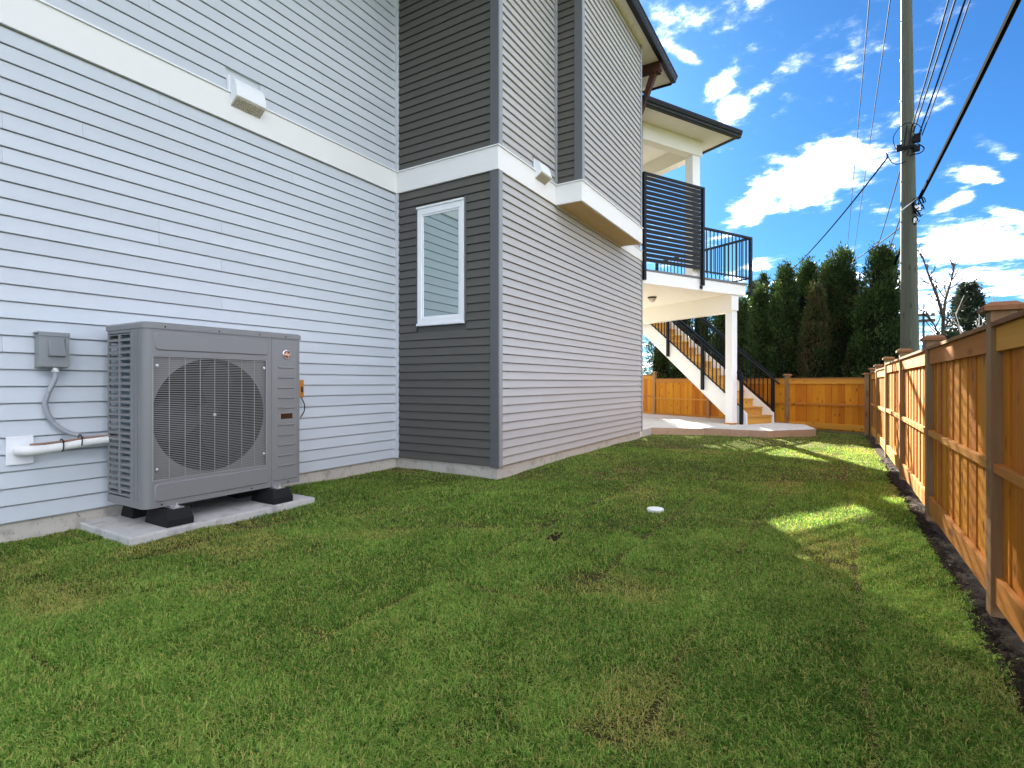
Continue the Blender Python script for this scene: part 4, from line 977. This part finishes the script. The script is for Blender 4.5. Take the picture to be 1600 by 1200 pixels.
# distant evergreen beyond the fence
def fir(x, y, h, R0, label):
    g = np.random.default_rng(77); t0 = thing('evergreen_tree', label, 'tree', (x, y, 0)); b = MB(); b.tube([(x, y, 0), (x, y, h*.95)], [.25, .04], 8); part('trunk', b, M['bark'], t0)
    nb = 190; n = 13000; bt = g.random(nb)**.8*.9+.08; ba = g.random(nb)*6.283
    L = R0*np.clip(1-(bt-.25)**2/.58, .12, 1)*(.7+.38*g.random(nb)); k = g.integers(0, nb, n); s = g.random(n)**.55
    Cp = np.stack([np.cos(ba[k])*L[k]*s, np.sin(ba[k])*L[k]*s, bt[k]*h+.10*L[k]*s+.15*s*s], 1)+g.standard_normal((n, 3))*np.array([.12, .12, .07])
    up = np.stack([np.cos(ba[k]), np.sin(ba[k]), .35+0*s], 1)+g.standard_normal((n, 3))*.5; up /= np.linalg.norm(up, axis=1, keepdims=True)
    link('crown', leaf_mesh('crown', Cp, g.standard_normal((n, 3)), up, g.uniform(.05, .10, n), g.uniform(.12, .26, n), np.clip(.45+.3*g.standard_normal(n), 0, 1), (g.random(n) < .06)*.8, M['fir_leaf']), t0)
    b2 = MB()
    for i in range(0, nb, 2):
        P = Vector((x, y, bt[i]*h)); b2.tube([P, P+Vector((math.cos(ba[i])*L[i]*.9, math.sin(ba[i])*L[i]*.9, .12*L[i]))], [.035, .012], 4)
    part('branches', b2, M['bark'], t0)
fir(6.2, 37.7, 6.45, 1.42, 'distant rounded evergreen tree beyond the side fence')
# bare tree behind the fence
def branchy(mb, p, d, L, r, depth, rng_):
    n = 4; pts = [p]; dd = d.copy()
    for i in range(n):
        dd = (dd+Vector((rng_.gauss(0, .10), rng_.gauss(0, .10), rng_.gauss(.05, .06)))).normalized(); pts.append(pts[-1]+dd*L/n)
    mb.tube(pts, [r*(1-.55*i/n) for i in range(n+1)], 6)
    if depth <= 0: return
    for i in range(1, n+1):
        for _ in range(rng_.choice((1, 1, 2))):
            q = (dd+Vector((rng_.gauss(0, .7), rng_.gauss(0, .7), rng_.gauss(.1, .3)))).normalized(); branchy(mb, pts[i], q, L*rng_.uniform(.28, .5), max(r*.5, .010), depth-1, rng_)
bt = thing('bare_tree', 'leafless young tree with two upright limbs behind the side fence', 'tree', (1.96, 14.6, 0))
b = MB(); b.tube([(1.96, 14.6, -.1), (1.97, 14.6, 1.6), (1.99, 14.62, 2.55)], [.05, .042, .034], 8); part('trunk', b, M['bark'], bt)
b = MB(); rr = random.Random(21)
def limb(pts, r, tw):
    ps = bez(pts, 24); b.tube(ps, [r*(1-.75*i/(len(ps)-1)) for i in range(len(ps))], 6)
    for i in range(4, len(ps)-1, 2):
        d = (ps[i+1]-ps[i]).normalized(); q = (d*.8+Vector((rr.gauss(0, .7), rr.gauss(0, .7), rr.gauss(.1, .2)))).normalized()
        branchy(b, ps[i], q, rr.uniform(.15, .45), max(r*.36, .014), tw, rr)
limb([(1.99, 14.62, 2.5), (1.87, 14.5, 2.95), (1.74, 14.55, 3.4), (1.62, 14.5, 3.85)], .040, 1)
limb([(1.99, 14.62, 2.5), (2.04, 14.7, 2.9), (2.14, 14.75, 3.3), (2.22, 14.8, 3.72)], .036, 1)
limb([(1.97, 14.6, 1.9), (1.80, 14.4, 2.35), (1.60, 14.3, 2.7)], .022, 0)
limb([(1.98, 14.6, 2.2), (2.12, 14.5, 2.5), (2.32, 14.4, 2.72)], .020, 0)
part('branches', b, M['bark'], bt)
pb = thing('pale_shrub', 'leafless shrub with pale curved branches just behind the side fence', 'shrub', (1.62, 9.4, 0))
b = MB(); rr = random.Random(5)
for tx, ty, tz in ((1.85, 9.6, 2.25), (1.75, 9.3, 2.0), (2.15, 9.5, 1.95), (2.02, 9.2, 1.72), (1.45, 9.7, 2.1), (2.3, 9.4, 1.8), (1.6, 9.1, 1.85)):
    ps = bez([(1.62, 9.4, -.05), (1.62+(tx-1.62)*.25, 9.4+(ty-9.4)*.3, tz*.5), (1.62+(tx-1.62)*.6, 9.4+(ty-9.4)*.6, tz*.8), (tx, ty, tz)], 18); b.tube(ps, [.016*(1-.7*i/(len(ps)-1)) for i in range(len(ps))], 6)
    for i in range(8, len(ps)-1, 3): branchy(b, ps[i], ((ps[i+1]-ps[i]).normalized()+Vector((rr.gauss(0, .5), rr.gauss(0, .5), .2))).normalized(), .3, .006, 0, rr)
part('branches', b, M['bark_pale'], pb)
lp = thing('floodlight_mast', 'small distant mast with a crossbar of floodlights seen above the fence', 'light mast', (6.5, 57.6, 0))
b = MB(); b.tube([(6.5, 57.6, 0), (6.5, 57.6, 7.2)], [.13, .08], 8); b.box(5.75, 7.25, 57.55, 57.65, 6.35, 6.45); b.box(5.75, 7.25, 57.55, 57.65, 6.85, 6.95); part('mast', b, M['bark'], lp)
for i in range(8):
    x = 5.72+(i % 4)*.42; z = 6.5+(i//4)*.5; part('floodlight', MB().box(x, x+.28, 57.3, 57.54, z-.2, z+.04), M['lamp_metal'], lp)

# ------------------------------------------------------------------ grass
def make_grass():
    g = np.random.default_rng(5); XS, YS = [], []
    cx, cy_ = 0., 0.; th = math.atan(505/833)
    for (d0, d1, dens) in ((1.1, 2.0, 44000), (2.0, 2.8, 36000), (2.8, 4.0, 21000), (4.0, 6.0, 9500), (6.0, 9.0, 4500), (9.0, 13.6, 1700)):
        A = (7.0)*(16.8); n = int(A*dens)
        # sample in the camera sector only
        w0 = 1.10*d1
        n = int(dens*(d1-d0)*2*w0); d = g.uniform(d0, d1, n); r = g.uniform(-w0, w0, n)
        X = r*math.cos(th)-d*math.sin(th); Y = r*math.sin(th)+d*math.cos(th)
        k = (np.abs(r) < 1.06*d+.25) & (X > XA-.02) & (X < soil_edge(Y)+.024*g.standard_normal(n)) & (Y < 15)
        XS.append(X[k]); YS.append(Y[k])
    X = np.concatenate(XS); Y = np.concatenate(YS)
    k = ~((X < XC+.0) & (Y > YD-.005))
    k &= ~((X > -4.87) & (X < -4.06) & (Y > 1.735) & (Y < 3.24))
    k &= ~((Y > 11.72) & (X < -1.15)) & ~((Y > 11.72+(X+1.15)*1.18) & (X >= -1.2) & (X < -.32) & (Y < 14.2)) & ~((X < -2.4) & (Y > 11.3+.36*(X+3.3)) & (Y > 10.9))
    k &= ~((X+1.33)**2+(Y-4.585)**2 < .075**2)
    k &= (X+2.64)*E1[0]+(Y-15.1)*E1[1] < -.02
    X, Y = X[k], Y[k]
    # thin seams between the sod rolls, worn spots
    seam = np.zeros_like(X)
    wob = (fbm(X, Y, 3, 71)-.5)*.05
    for sx_ in SEAMS:
        seam = np.maximum(seam, np.exp(-((X-sx_+wob)/.018)**2)*(fbm(X*3, Y, 1.6, 81+int(sx_*10) % 50) > .46))
    strip = np.digitize(X+wob, SEAMS); off = (strip*0.77) % 1.5
    yy = (Y+off+(fbm(X, Y, 3, 73)-.5)*.06) % 1.55
    seam = np.maximum(seam, np.exp(-((yy-.1)/.018)**2)*(fbm(X, Y*3, 1.6, 91) > .50))
    worn = np.clip((fbm(X, Y, 1.8, 21, 4)-.58)*6, 0, 1)
    bare = np.clip((fbm(X, Y, 4.2, 27, 3)-.70)*9, 0, 1)
    keep = g.random(len(X)) > np.clip(seam*.62+worn*.22+bare*.6, 0, .93)
    X, Y, seam, worn, strip = X[keep], Y[keep], seam[keep], worn[keep], strip[keep]
    n = len(X); Z = lawn_z(X, Y)-.003
    dist = np.sqrt(X*X+Y*Y); far = np.clip(dist/6, 0, 2)
    lushn = fbm(X, Y, 1.1, 41, 3)
    hgt = g.uniform(.018, .034, n)*(.75+.55*lushn)*(1-.5*seam)*(1-.28*worn)
    tall = g.random(n) < .02; hgt[tall] *= 1.35
    w = g.uniform(.0021, .0038, n)*(1+.45*far)
    az = g.random(n)*2*np.pi; clump = fbm(X, Y, 7, 61)*6.3; az = np.where(g.random(n) < .25, clump+g.standard_normal(n)*.6, az)
    lean = np.abs(g.normal(.85, .42, n)); lx, ly = np.cos(az)*lean, np.sin(az)*lean
    sa = az+np.pi/2+g.normal(0, .5, n); sx_, sy_ = np.cos(sa)*w*.5, np.sin(sa)*w*.5
    V = np.empty((n, 5, 3), np.float32)
    V[:, 0] = np.stack([X-sx_, Y-sy_, Z], 1); V[:, 1] = np.stack([X+sx_, Y+sy_, Z], 1)
    mx, my, mz = X+lx*hgt*.38, Y+ly*hgt*.38, Z+hgt*(.72-.12*lean)
    V[:, 2] = np.stack([mx+sx_*.8, my+sy_*.8, mz], 1); V[:, 3] = np.stack([mx-sx_*.8, my-sy_*.8, mz], 1)
    V[:, 4] = np.stack([X+lx*hgt*1.15, Y+ly*hgt*1.15, Z+np.maximum(hgt*(1.05-.36*lean), .004)], 1)
    me = bpy.data.meshes.new('grass'); me.vertices.add(n*5); me.vertices.foreach_set('co', V.ravel())
    b = (np.arange(n)*5)[:, None]; L = np.concatenate([b+0, b+1, b+2, b+3, b+3, b+2, b+4], 1).astype(np.int32)
    me.loops.add(n*7); me.loops.foreach_set('vertex_index', L.ravel())
    ls = np.stack([np.arange(n)*7, np.arange(n)*7+4], 1).astype(np.int32); me.polygons.add(n*2); me.polygons.foreach_set('loop_start', ls.ravel()); me.polygons.foreach_set('loop_total', np.tile(np.array([4, 3], np.int32), n))
    me.update()
    stripe = np.random.default_rng(3).random(20)[np.clip(strip, 0, 19)]
    tint = np.clip(.14+.66*fbm(X, Y, 1.9, 15, 4)+.27*g.standard_normal(n)+.25*(fbm(X, Y, 9, 17)-.5)+.22*(stripe-.5), 0, 1)
    dry = np.clip((g.random(n) < (.11+.34*worn+.5*seam+.16*(1-lushn)))*g.uniform(.3, 1, n)+.12*worn, 0, 1)
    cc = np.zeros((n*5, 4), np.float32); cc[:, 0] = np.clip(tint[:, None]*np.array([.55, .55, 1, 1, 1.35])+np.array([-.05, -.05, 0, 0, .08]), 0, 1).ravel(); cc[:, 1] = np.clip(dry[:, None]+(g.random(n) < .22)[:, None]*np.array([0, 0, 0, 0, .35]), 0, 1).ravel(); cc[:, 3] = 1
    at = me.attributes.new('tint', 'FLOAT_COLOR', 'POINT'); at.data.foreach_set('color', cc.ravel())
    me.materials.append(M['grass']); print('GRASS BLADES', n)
    return link('grass', me)
stuff(make_grass(), 'short green turf with pale worn patches over the whole garden', 'grass')
